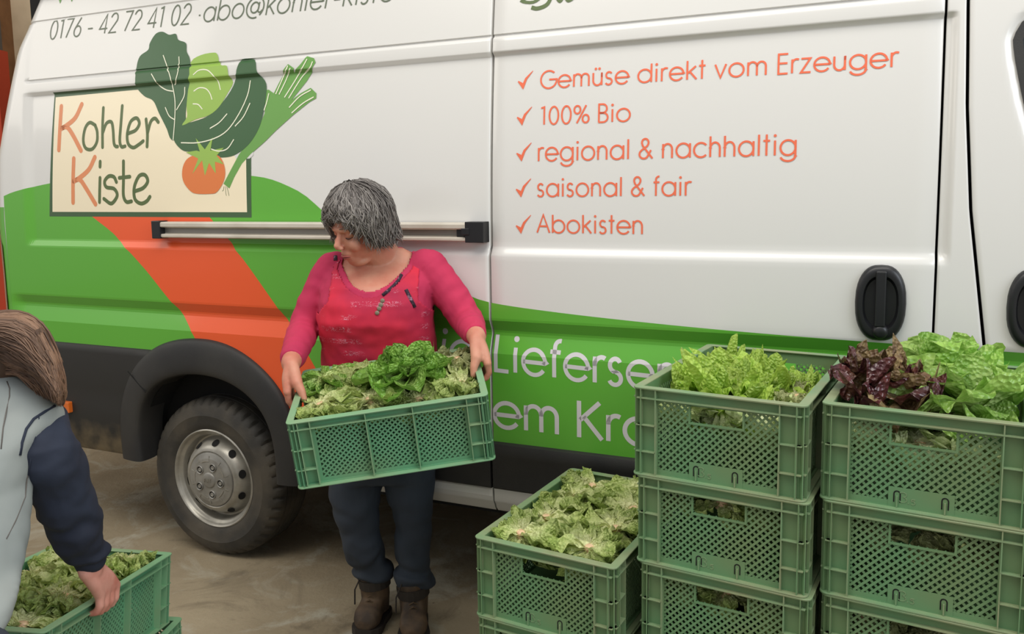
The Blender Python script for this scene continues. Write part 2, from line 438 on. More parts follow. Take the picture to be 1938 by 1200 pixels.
# marker lamp, tail lamp
mb = MB(); mb.box(-3.375, -.034, .575, -3.275, -.006, .625); mk = bevel(mb.build('side_marker_lamp', M['marker_orange'], van, label='orange side marker lamp'), .004)
mb = MB(); v = []; f = []
zt = [.86, .95, 1.05, 1.2, 1.32, 1.40, 1.44]
for z in zt:
    a = rear_end(z); r = .115; w = {1.44: .25, 1.40: .5}.get(z, .85)
    for k in range(7):
        t = PI / 2 - k / 6 * w * 1.5; v.append((a + r - (r + .006) * math.sin(t), r - .006 - (r + .0) * math.cos(t), z))
for i in range(len(zt) - 1):
    for j in range(6): f.append((i * 7 + j, i * 7 + j + 1, (i + 1) * 7 + j + 1, (i + 1) * 7 + j))
mb.add(v, f); mb.build('tail_lamp', M['tail_red'], van, smooth=True, label='dark red tail lamp on the rear corner')

# ---- sliding rail
rail = MB(); s0, s1 = -2.665, -1.252
pr = [(.010, 1.372), (-.026, 1.372), (-.030, 1.376), (-.030, 1.383), (-.026, 1.387), (-.010, 1.388), (-.006, 1.392), (-.006, 1.409), (-.010, 1.413), (-.027, 1.414), (-.032, 1.418), (-.032, 1.430), (-.027, 1.436), (.012, 1.437)]
n = len(pr); v = [(s, y, z) for s in (s0, s1) for y, z in pr]
rail.add(v, [(i, i + 1, n + i + 1, n + i) for i in range(n - 1)] + [tuple(range(n)), tuple(range(2 * n - 1, n - 1, -1))])
rl = rail.build('slide_rail', M['alu'], van, smooth=True, angle=30, label='brushed aluminium door slide rail')
mb = MB(); mb.box(-2.70, -.036, 1.368, -2.655, .012, 1.441); bevel(mb.build('end_cap', M['handle_black'], rl, label='black end cap'), .003)
mb = MB(); mb.box(-2.654, -.0085, 1.392, -1.29, -.0055, 1.409); mb.build('channel', M['alu_shade'], rl)
mb = MB(); mb.box(-1.30, -.022, 1.388, -1.262, .0, 1.414); mb.box(-1.262, -.034, 1.369, -1.192, .014, 1.440); mb.box(-1.275, -.037, 1.395, -1.245, -.02, 1.418)
bevel(mb.build('roller_bracket', M['handle_black'], rl, label='black roller bracket at the door seam'), .002)
# ---- door handles
def superell(cx, cz, a, b, n=2.9, k=36, taper=0.0):
    out = []
    for i in range(k):
        t = 2 * PI * i / k; c, s = math.cos(t), math.sin(t)
        x = math.copysign(abs(c) ** (2 / n), c) * a; z = math.copysign(abs(s) ** (2 / n), s) * b
        x *= 1 - 0.16 * (z / b) ** 2
        out.append((cx + x, cz + z))
    return out
def door_handle(cs, cz, parent):
    rings = [(1.0, .012), (1.0, -.004), (.97, -.012), (.90, -.018), (.80, -.020), (.70, -.019), (.66, -.012), (.62, -.0050), (.3, -.0040)]
    mb = MB(); v = []; f = []; K = 36
    for sc, y in rings:
        for (x, z) in superell(cs, cz, .0665 * sc, .108 * (sc if sc > .9 else sc * 1.02)): v.append((x, y, z))
    for i in range(len(rings) - 1):
        for k in range(K): f.append((i * K + k, i * K + (k + 1) % K, (i + 1) * K + (k + 1) % K, (i + 1) * K + k))
    f.append(tuple((len(rings) - 1) * K + k for k in range(K)))
    mb.add(v, f); h = mb.build('door_handle', M['handle_black'], parent, smooth=True, angle=40, label='black recessed door handle')
    mb = MB(); mb.box(cs - .014, -.030, cz - .066, cs + .014, -.016, cz + .092); bevel(mb.build('grip', M['handle_black'], h), .004)
    mb = MB(); mb.lathe([(.0, -.030), (.012, -.030), (.020, -.024), (.022, -.010)], 20, 'y', (cs + .002, 0, cz - .080)); mb.build('lock', M['handle_black'], h, smooth=True)
    return h
door_handle(.035, 1.213, door)
door_handle(.41, 1.213, cabdoor)
# ---- cab window
wp = WIN
def map_poly(pl, dy): return [(s, ysurf(s, z) + dy, z) for s, z in pl]
cx = sum(p[0] for p in wp) / len(wp); cz = sum(p[1] for p in wp) / len(wp)
inner = []
for i, (x, z) in enumerate(wp):
    px_, pz_ = wp[i - 1]; nx_, nz_ = wp[(i + 1) % len(wp)]
    tx, tz = nx_ - px_, nz_ - pz_; l = math.hypot(tx, tz); nx2, nz2 = -tz / l, tx / l
    if (cx - x) * nx2 + (cz - z) * nz2 < 0: nx2, nz2 = -nx2, -nz2
    inner.append((x + nx2 * .022, z + nz2 * .022))
mb = MB(); n = len(wp); o_ = map_poly(wp, .004); o2 = map_poly(wp, -.006); i2 = map_poly(inner, -.006); i3 = map_poly(inner, -.001)
mb.add(o_ + o2 + i2 + i3, [(k * n + i, k * n + (i + 1) % n, (k + 1) * n + (i + 1) % n, (k + 1) * n + i) for k in range(3) for i in range(n)])
mb.build('window_seal', M['black_plastic'], cabdoor, label='black rubber window seal')
mb = MB(); mb.add(map_poly(inner, .0015), [tuple(range(n))]); mb.build('window_pane', M['glass_dark'], cabdoor)

# ---- wheel (local to the van)
WC = (-2.5226, 0.0, .345)
def make_wheel(parent, s):
    w = empty('wheel', parent=parent); w.location = (s, .037, .345)
    def tread(k, j, r):
        if j in TR and k % 4 == 0: return r - .010
        return r
    prof = [(.208, .020), (.214, .006), (.224, .000), (.245, -.006), (.272, -.008), (.276, -.0095), (.280, -.008), (.300, -.004), (.318, .004), (.330, .014), (.338, .024), (.3425, .034), (.3445, .046), (.3450, .058)]
    y = .060
    for g in range(4):
        prof += [(.3450, y), (.3375, y + .001), (.3375, y + .007), (.3450, y + .008)]; y += .034
    prof += [(.3445, .186), (.338, .202), (.325, .212), (.28, .22), (.21, .20)]
    TR = set([9, 10, 11, 12])
    mb = MB(); mb.lathe(prof, 176, 'y', (0, 0, 0), tread); mb.build('tyre', M['rubber'], w, smooth=True, angle=35, label='black road tyre with worn sidewall')
    rim = [(.214, .012), (.2145, .004), (.210, .001), (.205, .004), (.202, .012), (.196, .020), (.190, .023), (.186, .030), (.183, .052), (.179, .060), (.172, .061),
           (.167, .054), (.161, .038), (.152, .018), (.141, .004), (.130, -.003), (.123, -.005), (.119, -.002), (.117, .0)]
    mb = MB(); mb.lathe(rim, 96, 'y'); mb.build('rim', M['rim_silver'], w, smooth=True, angle=40, label='silver painted steel rim')
    mb = MB()
    for k in range(10):
        a = 2 * PI * (k + .36) / 10; c = Vector((.153 * math.cos(a), .0185, .153 * math.sin(a)))
        nrm = Vector((.84 * math.cos(a), -.55, .84 * math.sin(a))).normalized()
        q = nrm.to_track_quat('Z', 'Y').to_matrix()
        vv = [c + q @ Vector((.0155 * math.cos(t), .0185 * math.sin(t), .0022)) for t in np.linspace(0, 2 * PI, 18, endpoint=False)]
        mb.add(vv, [tuple(range(18))])
    mb.build('vent_holes', M['dark'], w)
    hub = [(.118, .0), (.116, -.007), (.110, -.010), (.100, -.011), (.096, -.0135), (.090, -.014), (.060, -.016), (.034, -.017), (.0315, -.021), (.028, -.0225), (.012, -.024), (.0, -.0242)]
    mb = MB(); mb.lathe(hub, 64, 'y'); mb.build('hub_cap', M['hub'], w, smooth=True, angle=35, label='grey plastic hub cap with a maker emblem')
    for k in range(5):
        a = 2 * PI * k / 5 + 1.17; c = (.062 * math.cos(a), 0, .062 * math.sin(a))
        mb = MB(); mb.lathe([(.0180, -.014), (.0180, -.0205), (.0165, -.0225), (.0140, -.0205), (.0140, -.0175), (.0095, -.0175), (.0085, -.0205), (.004, -.0205), (.003, -.019), (.0, -.019)], 20, 'y', c)
        mb.build('wheel_nut', M['rim_silver'] if k % 1 else M['hub'], w, smooth=True, angle=30)
        mb = MB(); mb.lathe([(.0138, -.0182), (.0090, -.0182)], 20, 'y', c); mb.build('nut_recess', M['dark'], w)
    mb = MB()
    for k in range(10):
        a = 2 * PI * k / 10 + .3
        mb.bar((.088 * math.cos(a), -.0150, .088 * math.sin(a)), (.104 * math.cos(a), -.0120, .104 * math.sin(a)), (0, 1, 0), .0022, .003)
    for k in range(5):
        a = 2 * PI * k / 5 + 1.17 + PI / 5
        for q in np.linspace(-.26, .26, 6)[:-1]:
            mb.bar((.082 * math.cos(a + q), -.0150, .082 * math.sin(a + q)), (.082 * math.cos(a + q + .104), -.0150, .082 * math.sin(a + q + .104)), (0, 1, 0), .003, .004)
    mb.build('hub_cap_ribs', M['rim_silver'], w)
    mb = MB()     # emblem letters on the hub
    for x0, st in ((-.019, [[(0, -.008), (0, .008), (.006, .008)], [(0, .001), (.005, .001)]]), (-.009, [[(0, -.008), (0, .008)]]), (-.004, [[(0, -.008), (.004, .008), (.008, -.008)], [(.002, -.002), (.006, -.002)]]), (.008, [[(.004, -.008), (.004, .008)], [(0, .008), (.008, .008)]])):
        for q in st:
            for p1, p2 in zip(q[:-1], q[1:]): mb.bar((x0 + p1[0], -.0245, p1[1]), (x0 + p2[0], -.0245, p2[1]), (0, 1, 0), .0022, .002)
    mb.build('hub_emblem', M['rim_silver'], w)
    return w
wheel = make_wheel(van, WC[0])
def copy_tree(o, parent=None):
    c = o.copy(); COL.objects.link(c)
    if parent: c.parent = parent
    for ch in list(o.children): copy_tree(ch, c)
    return c
wf = copy_tree(wheel, van); wf.location.x = WC[0] + 4.035
for s in (WC[0], WC[0] + 4.035):
    wr = copy_tree(wheel, van); wr.location = (s, 1.86, .345); wr.rotation_euler = (0, 0, PI)

# ------------------------------------------------------------------ decals on the side
def in_gap(s, z): return abs(s - S1) < .0045 or abs(s - S2) < .0035 or abs(s - front_seam(z)) < .004
def decal(name, faces, m, layer, parent=van, label=None, fine=False, gaps=True):
    """faces: list of polygons in (s,z) (convex or tessellated here); follows the side's relief"""
    bm = bmesh.new()
    for poly in faces:
        if len(poly) > 4:
            tr = tessellate_polygon([[Vector((p[0], p[1], 0)) for p in poly]])
            vs = [bm.verts.new((p[0], p[1], 0)) for p in poly]
            for t in tr:
                try: bm.faces.new([vs[i] for i in t])
                except ValueError: pass
        else:
            vs = [bm.verts.new((p[0], p[1], 0)) for p in poly]
            try: bm.faces.new(vs)
            except ValueError: pass
    xs = [v.co.x for v in bm.verts]; zs = [v.co.y for v in bm.verts]
    x0, x1, z0, z1 = min(xs), max(xs), min(zs), max(zs)
    cz = [z for z in ZK if z0 < z < z1]
    if z1 > 1.35: cz += [1.4 + .05 * i for i in range(22) if z0 < 1.4 + .05 * i < z1]
    cs = []
    for q in (-3.65, -3.64, -3.63, -3.62, -3.61, -3.60, -3.59, -3.58, -3.57, -3.52, -3.51, -3.50, -3.49, -3.48, -3.47, -3.46, -3.45, -3.44, .182, .187, .192, .197, .203, .208):
        if x0 < q < x1: cs.append(q)
    if gaps:
        for q in (S1 - .0045, S1 + .0045, S2 - .0035, S2 + .0035):
            if x0 < q < x1: cs.append(q)
    for axis, vals in ((1, cz), (0, cs)):
        for q in vals:
            co = (q, 0, 0) if axis == 0 else (0, q, 0); no = (1, 0, 0) if axis == 0 else (0, 1, 0)
            bmesh.ops.bisect_plane(bm, geom=bm.verts[:] + bm.edges[:] + bm.faces[:], plane_co=co, plane_no=no, dist=1e-7)
    if gaps:
        dele = [f for f in bm.faces if abs(f.calc_center_median().x - S1) < .0044 or abs(f.calc_center_median().x - S2) < .0034]
        bmesh.ops.delete(bm, geom=dele, context='FACES')
    for v in bm.verts:
        s, z = v.co.x, v.co.y; v.co = (s, ysurf(s, z) - .0006 - .00025 * layer, z)
    bm.normal_update()
    for f in bm.faces:
        if f.normal.y > 0: f.normal_flip()
    me = bpy.data.meshes.new(name); bm.to_mesh(me); bm.free(); me.materials.append(m)
    o = bpy.data.objects.new(name, me); COL.objects.link(o); o.parent = parent
    if label: o['label'] = label
    return o
def smooth_curve(pts, n=6, closed=False):
    """Catmull-Rom through the points"""
    P = [np.array(p, float) for p in pts]; out = []
    N = len(P); rng = range(N if closed else N - 1)
    for i in rng:
        p0 = P[i - 1] if (closed or i > 0) else P[0] * 2 - P[1]
        p1 = P[i]; p2 = P[(i + 1) % N]; p3 = P[(i + 2) % N] if (closed or i + 2 < N) else p2 * 2 - p1
        for k in range(n):
            t = k / n
            out.append(tuple(.5 * ((2 * p1) + (-p0 + p2) * t + (2 * p0 - 5 * p1 + 4 * p2 - p3) * t * t + (-p0 + 3 * p1 - 3 * p2 + p3) * t ** 3)))
    if not closed: out.append(tuple(P[-1]))
    return out
def ribbon(pts, w, closed=False, caps=False):
    """quads along a 2D polyline"""
    P = [np.array(p, float) for p in pts]; n = len(P); L = []; R_ = []
    wd = w if hasattr(w, '__len__') else [w] * n
    for i in range(n):
        if closed: a, b = P[i - 1], P[(i + 1) % n]; d1 = P[i] - a; d2 = b - P[i]
        else:
            d1 = P[i] - P[i - 1] if i > 0 else P[1] - P[0]; d2 = P[i + 1] - P[i] if i < n - 1 else d1
        d1 = d1 / (np.linalg.norm(d1) + 1e-12); d2 = d2 / (np.linalg.norm(d2) + 1e-12)
        t = d1 + d2; l = np.linalg.norm(t)
        t = t / l if l > 1e-6 else d1
        nn = np.array([-t[1], t[0]]); k = 1 / max(.5, abs(nn @ np.array([-d1[1], d1[0]])))
        L.append(P[i] + nn * wd[i] / 2 * k); R_.append(P[i] - nn * wd[i] / 2 * k)
    q = [[tuple(L[i]), tuple(L[(i + 1) % n]), tuple(R_[(i + 1) % n]), tuple(R_[i])] for i in range(n if closed else n - 1)]
    if caps and not closed:
        for i, sgn in ((0, -1), (n - 1, 1)):
            d = (P[1] - P[0]) if i == 0 else (P[-1] - P[-2]); d = d / np.linalg.norm(d) * sgn; nn = np.array([-d[1], d[0]])
            r = wd[i] / 2; arc = [P[i] + r * (nn * math.cos(a) + d * math.sin(a)) for a in np.linspace(0, PI, 7)]
            for k in range(1, 6): q.append([tuple(P[i]), tuple(arc[k]), tuple(arc[k + 1])])
            q.append([tuple(P[i]), tuple(arc[0]), tuple(arc[1])])
    return q
V = lambda pts: [vanp(*p) for p in pts]
# green field
top = V(smooth_curve([(-6, 380), (0, 375), (30, 362), (95, 347), (180, 334), (290, 326), (400, 326), (478, 333), (512, 339), (545, 352), (575, 368), (603, 392), (640, 425), (700, 468), (780, 515), (870, 552), (930, 573), (1060, 592), (1200, 608), (1340, 622), (1500, 636), (1670, 649), (1780, 657), (1938, 668)], 4))
top[0] = (-3.66, 1.505)
tops = [p[0] for p in top]; topz = [p[1] for p in top]
def gtop(s): return float(np.interp(s, tops, topz))
def field(s0, s1, zb, extra=None):
    n = max(2, int((s1 - s0) / .04)); u = [(s0 + (s1 - s0) * i / n) for i in range(n + 1)]
    return [(s, gtop(s)) for s in u]
rearpoly = field(-3.645, S1 - .0045, 0) + [(S1 - .0045, .67), (-2.06, .67)] + [p for p in ARCH_MID[::-1] if p[1] > .67] + [(-2.87, .88), (-3.645, .88)]
decal('green_film', [rearpoly], M['decal_green'], 1, gaps=False, label='green vinyl film on the rear side panel')
# green on the rear corner
mb = MB(); v = []; f = []; zs = zrows(.88, 1.50)
for z in zs:
    a = rear_end(z); r = .11; yb = ysurf(a + r, z)
    for k in range(9):
        t = PI / 2 * (1 - k / 8); v.append((a + r - (r + .0010) * math.sin(t), yb + r - (r + .0010) * math.cos(t), z))
for i in range(len(zs) - 1):
    for j in range(8): f.append((i * 9 + j, i * 9 + j + 1, (i + 1) * 9 + j + 1, (i + 1) * 9 + j))
mb.add(v, f); mb.build('green_film', M['decal_green'], van, smooth=True)
decal('green_film', [field(S1 + .0045, S2 - .0035, 0) + [(S2 - .0035, .67), (S1 + .0045, .67)]], M['decal_green'], 1, parent=door, gaps=False, label='green vinyl film on the sliding door')
fs = [front_seam(z) for z in (gtop(.3), 1.0, .9, .8, .67)]
decal('green_film', [[(S2 + .0035, gtop(S2)), (.23, gtop(.23)), (fs[0] - .0045, gtop(.29)), (front_seam(1.0) - .0045, 1.0), (front_seam(.85) - .0045, .85), (front_seam(.67) - .0045, .67), (S2 + .0035, .67)]], M['decal_green'], 1, gaps=False)
decal('green_film', [[(fs[0] + .0045, gtop(.30)), (.45, 1.090), (1.2, 1.10), (1.2, .67), (front_seam(.67) + .0045, .67), (front_seam(.85) + .0045, .85), (front_seam(1.0) + .0045, 1.0)]], M['decal_green'], 1, parent=cabdoor, gaps=False)
# orange swoosh
ol = V(smooth_curve([(160, 398), (176, 411), (214, 441), (232, 462), (277, 512), (319, 565), (345, 592), (366, 634), (380, 660)], 3))
orr = V(smooth_curve([(386, 398), (397, 411), (429, 449), (476, 512), (521, 576), (549, 612), (596, 694), (640, 770), (672, 835)], 3))
swoosh = ol + [p for p in ARCH_MID if p[0] > ol[-1][0] and p[1] > .67] + [(-2.06, .67), (orr[-1][0], .67)] + [p for p in orr[::-1] if p[1] > .675]
decal('orange_film', [swoosh], M['decal_orange'], 2, gaps=False, label='orange vinyl stripe sweeping down to the wheel arch')

# ---- stroke lettering (geometric sans); cap height 1, x-height .74
def arc(cx, cy, rx, ry, a0, a1, n=None):
    n = n or max(4, int(abs(a1 - a0) / 11))
    return [(cx + rx * math.cos(math.radians(a0 + (a1 - a0) * i / n)), cy + ry * math.sin(math.radians(a0 + (a1 - a0) * i / n))) for i in range(n + 1)]
X = .70; r = X / 2
G = {
 'A': (.78, [[(.03, 0), (.39, 1), (.75, 0)], [(.15, .36), (.63, .36)]]),
 'B': (.60, [[(.08, 0), (.08, 1), (.26, 1)] + arc(.28, .76, .22, .24, 80, -80) + [(.26, .52), (.1, .52)], [(.1, .52), (.3, .52)] + arc(.30, .26, .25, .26, 80, -80) + [(.28, 0), (.06, 0)]]),
 'E': (.54, [[(.5, 1), (.08, 1), (.08, 0), (.5, 0)], [(.08, .53), (.48, .53)]]),
 'G': (.92, [arc(.50, .5, .45, .5, 48, 360) + [(.52, .5)]]),
 'K': (.66, [[(.08, 1), (.08, 0)], [(.60, 1), (.11, .48)], [(.20, .58), (.66, 0)]]),
 'L': (.50, [[(.08, 1), (.08, 0), (.48, 0)]]),
 'a': (.80, [arc(.40, r, .34, r, 0, 360), [(.735, X), (.735, 0)]]),
 'b': (.80, [arc(.42, r, .34, r, 0, 360), [(.08, 1), (.08, 0)]]),
 'c': (.70, [arc(.40, r, .34, r, 42, 318)]),
 'd': (.80, [arc(.40, r, .34, r, 0, 360), [(.735, 1), (.735, 0)]]),
 'e': (.76, [[(.05, r), (.73, r)] + arc(.39, r, .34, r, 0, 325)]),
 'f': (.36, [[(.16, 0), (.16, .82)] + arc(.31, .84, .15, .16, 180, 80), [(.03, X), (.34, X)]]),
 'g': (.80, [arc(.40, r, .34, r, 0, 360), [(.735, X), (.735, -.03)] + arc(.40, -.03, .335, .25, 0, -165)]),
 'h': (.62, [[(.08, 1), (.08, 0)], [(.08, .42)] + arc(.31, .42, .23, .28, 180, 0) + [(.54, 0)]]),
 'i': (.24, [[(.12, X), (.12, 0)], 'dot']),
 'k': (.56, [[(.08, 1), (.08, 0)], [(.50, X), (.11, .34)], [(.20, .43), (.54, 0)]]),
 'l': (.22, [[(.11, 1), (.11, 0)]]),
 'm': (.98, [[(.08, X), (.08, 0)], [(.08, .44)] + arc(.285, .46, .205, .24, 180, 0) + [(.49, 0)], [(.49, .44)] + arc(.695, .46, .205, .24, 180, 0) + [(.90, 0)]]),
 'n': (.62, [[(.08, X), (.08, 0)], [(.08, .42)] + arc(.31, .42, .23, .28, 180, 0) + [(.54, 0)]]),
 'o': (.78, [arc(.39, r, .34, r, 0, 360)]),
 'r': (.36, [[(.08, X), (.08, 0)], [(.08, .45)] + arc(.28, .46, .20, .24, 180, 62)]),
 's': (.46, [arc(.23, .525, .15, .175, 30, 270)[:] + arc(.22, .175, .17, .175, 90, -155)]),
 't': (.36, [[(.17, 1), (.17, 0)], [(.02, X), (.33, X)]]),
 'u': (.62, [[(.08, X)] + arc(.31, .28, .23, .28, 180, 360) + [(.54, X)], [(.54, X), (.54, 0)]]),
 'v': (.58, [[(.03, X), (.29, 0), (.55, X)]]),
 'z': (.50, [[(.05, X), (.45, X), (.04, 0), (.47, 0)]]),
 '&': (.78, [[(.74, 0), (.22, .66)] + arc(.36, .80, .17, .19, 215, -30) + [(.46, .62), (.18, .42)] + arc(.30, .22, .23, .22, 135, 315) + [(.66, .42)]]),
 '%': (.90, [arc(.22, .76, .17, .22, 0, 360), arc(.68, .24, .17, .22, 0, 360), [(.70, 1), (.20, 0)]]),
 '@': (1.1, [arc(.54, .42, .50, .50, -50, 290), arc(.52, .42, .23, .25, 0, 360), [(.76, .66), (.73, .28)] + arc(.85, .30, .12, .13, 190, 350)]),
 '-': (.44, [[(.05, .34), (.39, .34)]]),
 '.': (.30, [[(.10, .36), (.20, .36)]]),
 '0': (.62, [arc(.31, .5, .25, .5, 0, 360)]),
 '1': (.40, [[(.06, .94), (.24, 1), (.24, 0)]]),
 '2': (.60, [arc(.30, .72, .23, .28, 165, -25) + [(.05, 0), (.56, 0)]]),
 '4': (.64, [[(.46, 0), (.46, 1), (.05, .25), (.60, .25)]]),
 '6': (.62, [[(.46, 1), (.11, .44)], arc(.31, .28, .24, .28, 0, 360)]),
 '7': (.56, [[(.03, 1), (.52, 1), (.16, 0)]]),
}
G['ü'] = (G['u'][0], G['u'][1] + ['dots'])
def text_strokes(txt, track=.075):
    x = 0; out = []
    for ch in txt:
        if ch == ' ': x += .34; continue
        w, st = G[ch]
        for q in st:
            if q == 'dot': out.append(('dot', (x + .12, .93)))
            elif q == 'dots': out.append(('dot', (x + .21, .92))); out.append(('dot', (x + .41, .92)))
            else: out.append(('line', [(x + a, b) for a, b in q]))
        x += w + track
    return out, x - track
def lettering(name, txt, p0, p1, caph, m, wt=.096, slant=0.0, layer=3, parent=van, label=None, z=None, sc=None):
    """p0,p1: van (s,z) of the baseline start and end; caph: cap height in metres"""
    st, W = text_strokes(txt); L = p1[0] - p0[0] if sc is None else W * sc
    zz = lambda u: p0[1] + (p1[1] - p0[1]) * u / W
    kx = L / W; faces = []
    def mp(a, b): return (p0[0] + (a + slant * b) * kx, zz(a) + b * caph)
    for k, q in st:
        if k == 'dot':
            c = q[1] if False else q; rr = wt * .72
            faces.append([mp(c[0] + rr * math.cos(t), c[1] + rr * kx / caph * math.sin(t)) for t in np.linspace(0, 2 * PI, 12, endpoint=False)])
        else:
            pts = [mp(*p) for p in q]
            faces += ribbon(pts, wt * (kx * .5 + caph * .5), closed=False)
    return decal(name, faces, m, layer, parent=parent, label=label)
def tl(txt, a, b, caph_px, m, **k):
    """a,b: baseline ends in the photo; caph_px: (x, top y, base y) of a capital"""
    p0, p1 = vanp(*a), vanp(*b)
    ca = vanp(caph_px[0], caph_px[2]); cb = vanp(caph_px[0], caph_px[1])
    return lettering('lettering', txt, p0, p1, cb[1] - ca[1], m, **k)
O_ = M['decal_text_orange']
tl('Gemüse direkt vom Erzeuger', (1022, 168), (1700, 126), (1490, 99, 136), O_, parent=door, label='orange advertising line, topmost of five')
tl('100% Bio', (1022, 236), (1194, 229), (1143, 198, 232), O_, parent=door, label='orange advertising line, second of five')
tl('regional & nachhaltig', (1017, 305), (1508, 293), (1050, 268, 304), O_, parent=door, label='orange advertising line, third of five')
tl('saisonal & fair', (1016, 372), (1308, 370), (1192, 336, 372), O_, parent=door, label='orange advertising line, fourth of five')
tl('Abokisten', (1016, 440), (1218, 443), (1050, 407, 441), O_, parent=door, label='orange advertising line, lowest of five')
for (cx_, cy_) in ((993, 151), (991, 219), (990, 287), (989, 355), (989, 424)):
    pts = V([(cx_ - 12, cy_ + 3), (cx_ - 6, cy_ + 8), (cx_ - 3, cy_ + 13), (cx_ + 3, cy_ - 2), (cx_ + 16, cy_ - 17)])
    decal('check_mark', ribbon(pts, [.004, .011, .010, .008, .002]), O_, 3, parent=door)
W_ = M['decal_white']
tl('Lieferser', (934, 700), (1268, 741), (942, 632, 700), W_, wt=.118, parent=door, label='white lettering, upper line on the green field')
tl('em Kro', (933, 806), (1240, 846), (1100, 758, 827), W_, wt=.118, parent=door, label='white lettering, lower line on the green field')
tl('ie', (832, 684), (898, 693), (900, 628, 692), W_, wt=.118, label='white lettering beside the door seam')
tl('0176 - 42 72 41 02 .abo@kohler-kiste', (92, 75), (745, 1), (400, 2, 40), M['decal_grey'], slant=.16, wt=.075, label='grey telephone number and address line')
# partly cropped letters at the top edge of the view
decal('lettering', ribbon(V(smooth_curve([(1005, -8), (988, 2), (1010, 4), (1030, -10)], 4)), .010) + ribbon(V(smooth_curve([(1046, -12), (1036, 8), (1018, 16), (1006, 14)], 4)), .013) + ribbon(V(smooth_curve([(1052, -6), (1060, 3), (1068, -6), (1076, 2), (1090, -6)], 4)), .009), M['decal_letter'], 3, parent=door, label='dark green brush lettering cut by the top edge')
decal('lettering', [V([(108, -12), (114, 7), (122, -14)]), V([(130, -14), (136, 4), (144, -16)])], M['decal_leek'], 3, label='green letter tips at the top edge')

# ---- logo, traced on the side panel (Z = crop coordinates of the logo)
def Z(pts): return V([(80 + x / 3.157, 50 + y / 3.157) for x, y in pts])
logo = empty('logo_panel', parent=van); logo['label'] = 'cream logo sign with kale, lettuce, leek and tomato'
def ld(name, pts, m, layer, n=5, **k): return decal(name, [Z(smooth_curve(pts, n, True))], m, layer, parent=logo, **k)
o4 = Z([(65, 395), (1252, 293), (1252, 1142), (45, 1135)]); i4 = Z([(82, 424), (1225, 318), (1225, 1110), (63, 1108)])
decal('sign_border', [[o4[0], o4[1], i4[1], i4[0]], [o4[1], o4[2], i4[2], i4[1]], [o4[2], o4[3], i4[3], i4[2]], [o4[3], o4[0], i4[0], i4[3]]], M['decal_dark'], 3, parent=logo, label='dark green sign border')
decal('sign_field', [i4], M['decal_cream'], 3, parent=logo, label='cream sign field')
# the part of the border beyond the vegetables is not printed: white cover above the leek
cov = Z([(1160, 290), (1262, 280), (1262, 778), (1160, 870)])
leek = [(1085, 940), (1120, 968), (1150, 900), (1195, 820), (1250, 760), (1330, 690), (1400, 620), (1500, 530), (1600, 450), (1638, 430), (1640, 400), (1605, 367), (1545, 400), (1490, 442), (1580, 330), (1635, 215), (1625, 190), (1585, 178), (1545, 225), (1510, 280), (1505, 250), (1470, 225), (1445, 255), (1420, 330), (1385, 400), (1355, 378), (1340, 380), (1330, 520), (1280, 640), (1180, 760)]
white_cov = Z([(900, 305), (1262, 270), (1262, 770), (1240, 790), (1160, 790), (1000, 500)])
decal('sign_field', [white_cov], M['van_white'], 4, parent=logo)
decal('leek', [Z(leek)], M['decal_leek'], 5, parent=logo, label='green leek')
ld('kale', [(790, 680), (765, 665), (745, 610), (700, 520), (665, 445), (610, 415), (560, 350), (565, 250), (585, 180), (635, 140), (645, 100), (680, 45), (720, 32), (760, 50), (800, 45), (815, 80), (860, 100), (865, 150), (885, 200), (888, 300), (870, 420), (860, 520), (860, 600), (830, 640)], M['decal_kale'], 6, label='dark green kale leaf')
ld('kale', [(790, 680), (800, 600), (900, 570), (1000, 530), (1090, 440), (1150, 340), (1165, 250), (1195, 200), (1240, 193), (1275, 205), (1285, 270), (1330, 320), (1343, 370), (1330, 480), (1300, 600), (1240, 700), (1160, 765), (1080, 783), (990, 770), (900, 750), (840, 740)], M['decal_kale'], 7)
ld('lettuce', [(838, 592), (868, 540), (865, 470), (880, 330), (890, 215), (950, 172), (1025, 157), (1050, 170), (1068, 230), (1105, 236), (1115, 290), (1143, 335), (1110, 400), (1060, 480), (1000, 530), (920, 555)], M['decal_lime'], 8, n=3, label='light green lettuce')
ld('tomato', [(838, 880), (850, 820), (885, 780), (960, 760), (1050, 770), (1085, 815), (1096, 880), (1080, 940), (1045, 990), (1010, 1000), (930, 1000), (890, 985), (850, 935)], M['decal_tomato'], 9, label='orange tomato')
calyx = [(958, 800), (900, 882), (935, 790), (862, 752), (925, 742), (945, 748), (920, 667), (975, 735), (1022, 662), (1008, 742), (1088, 725), (1045, 772), (1088, 825), (1035, 808), (1040, 880), (1000, 815), (975, 892)]
decal('tomato_stalk', [Z(calyx)], M['decal_lime'], 10, parent=logo)
lw = .0045
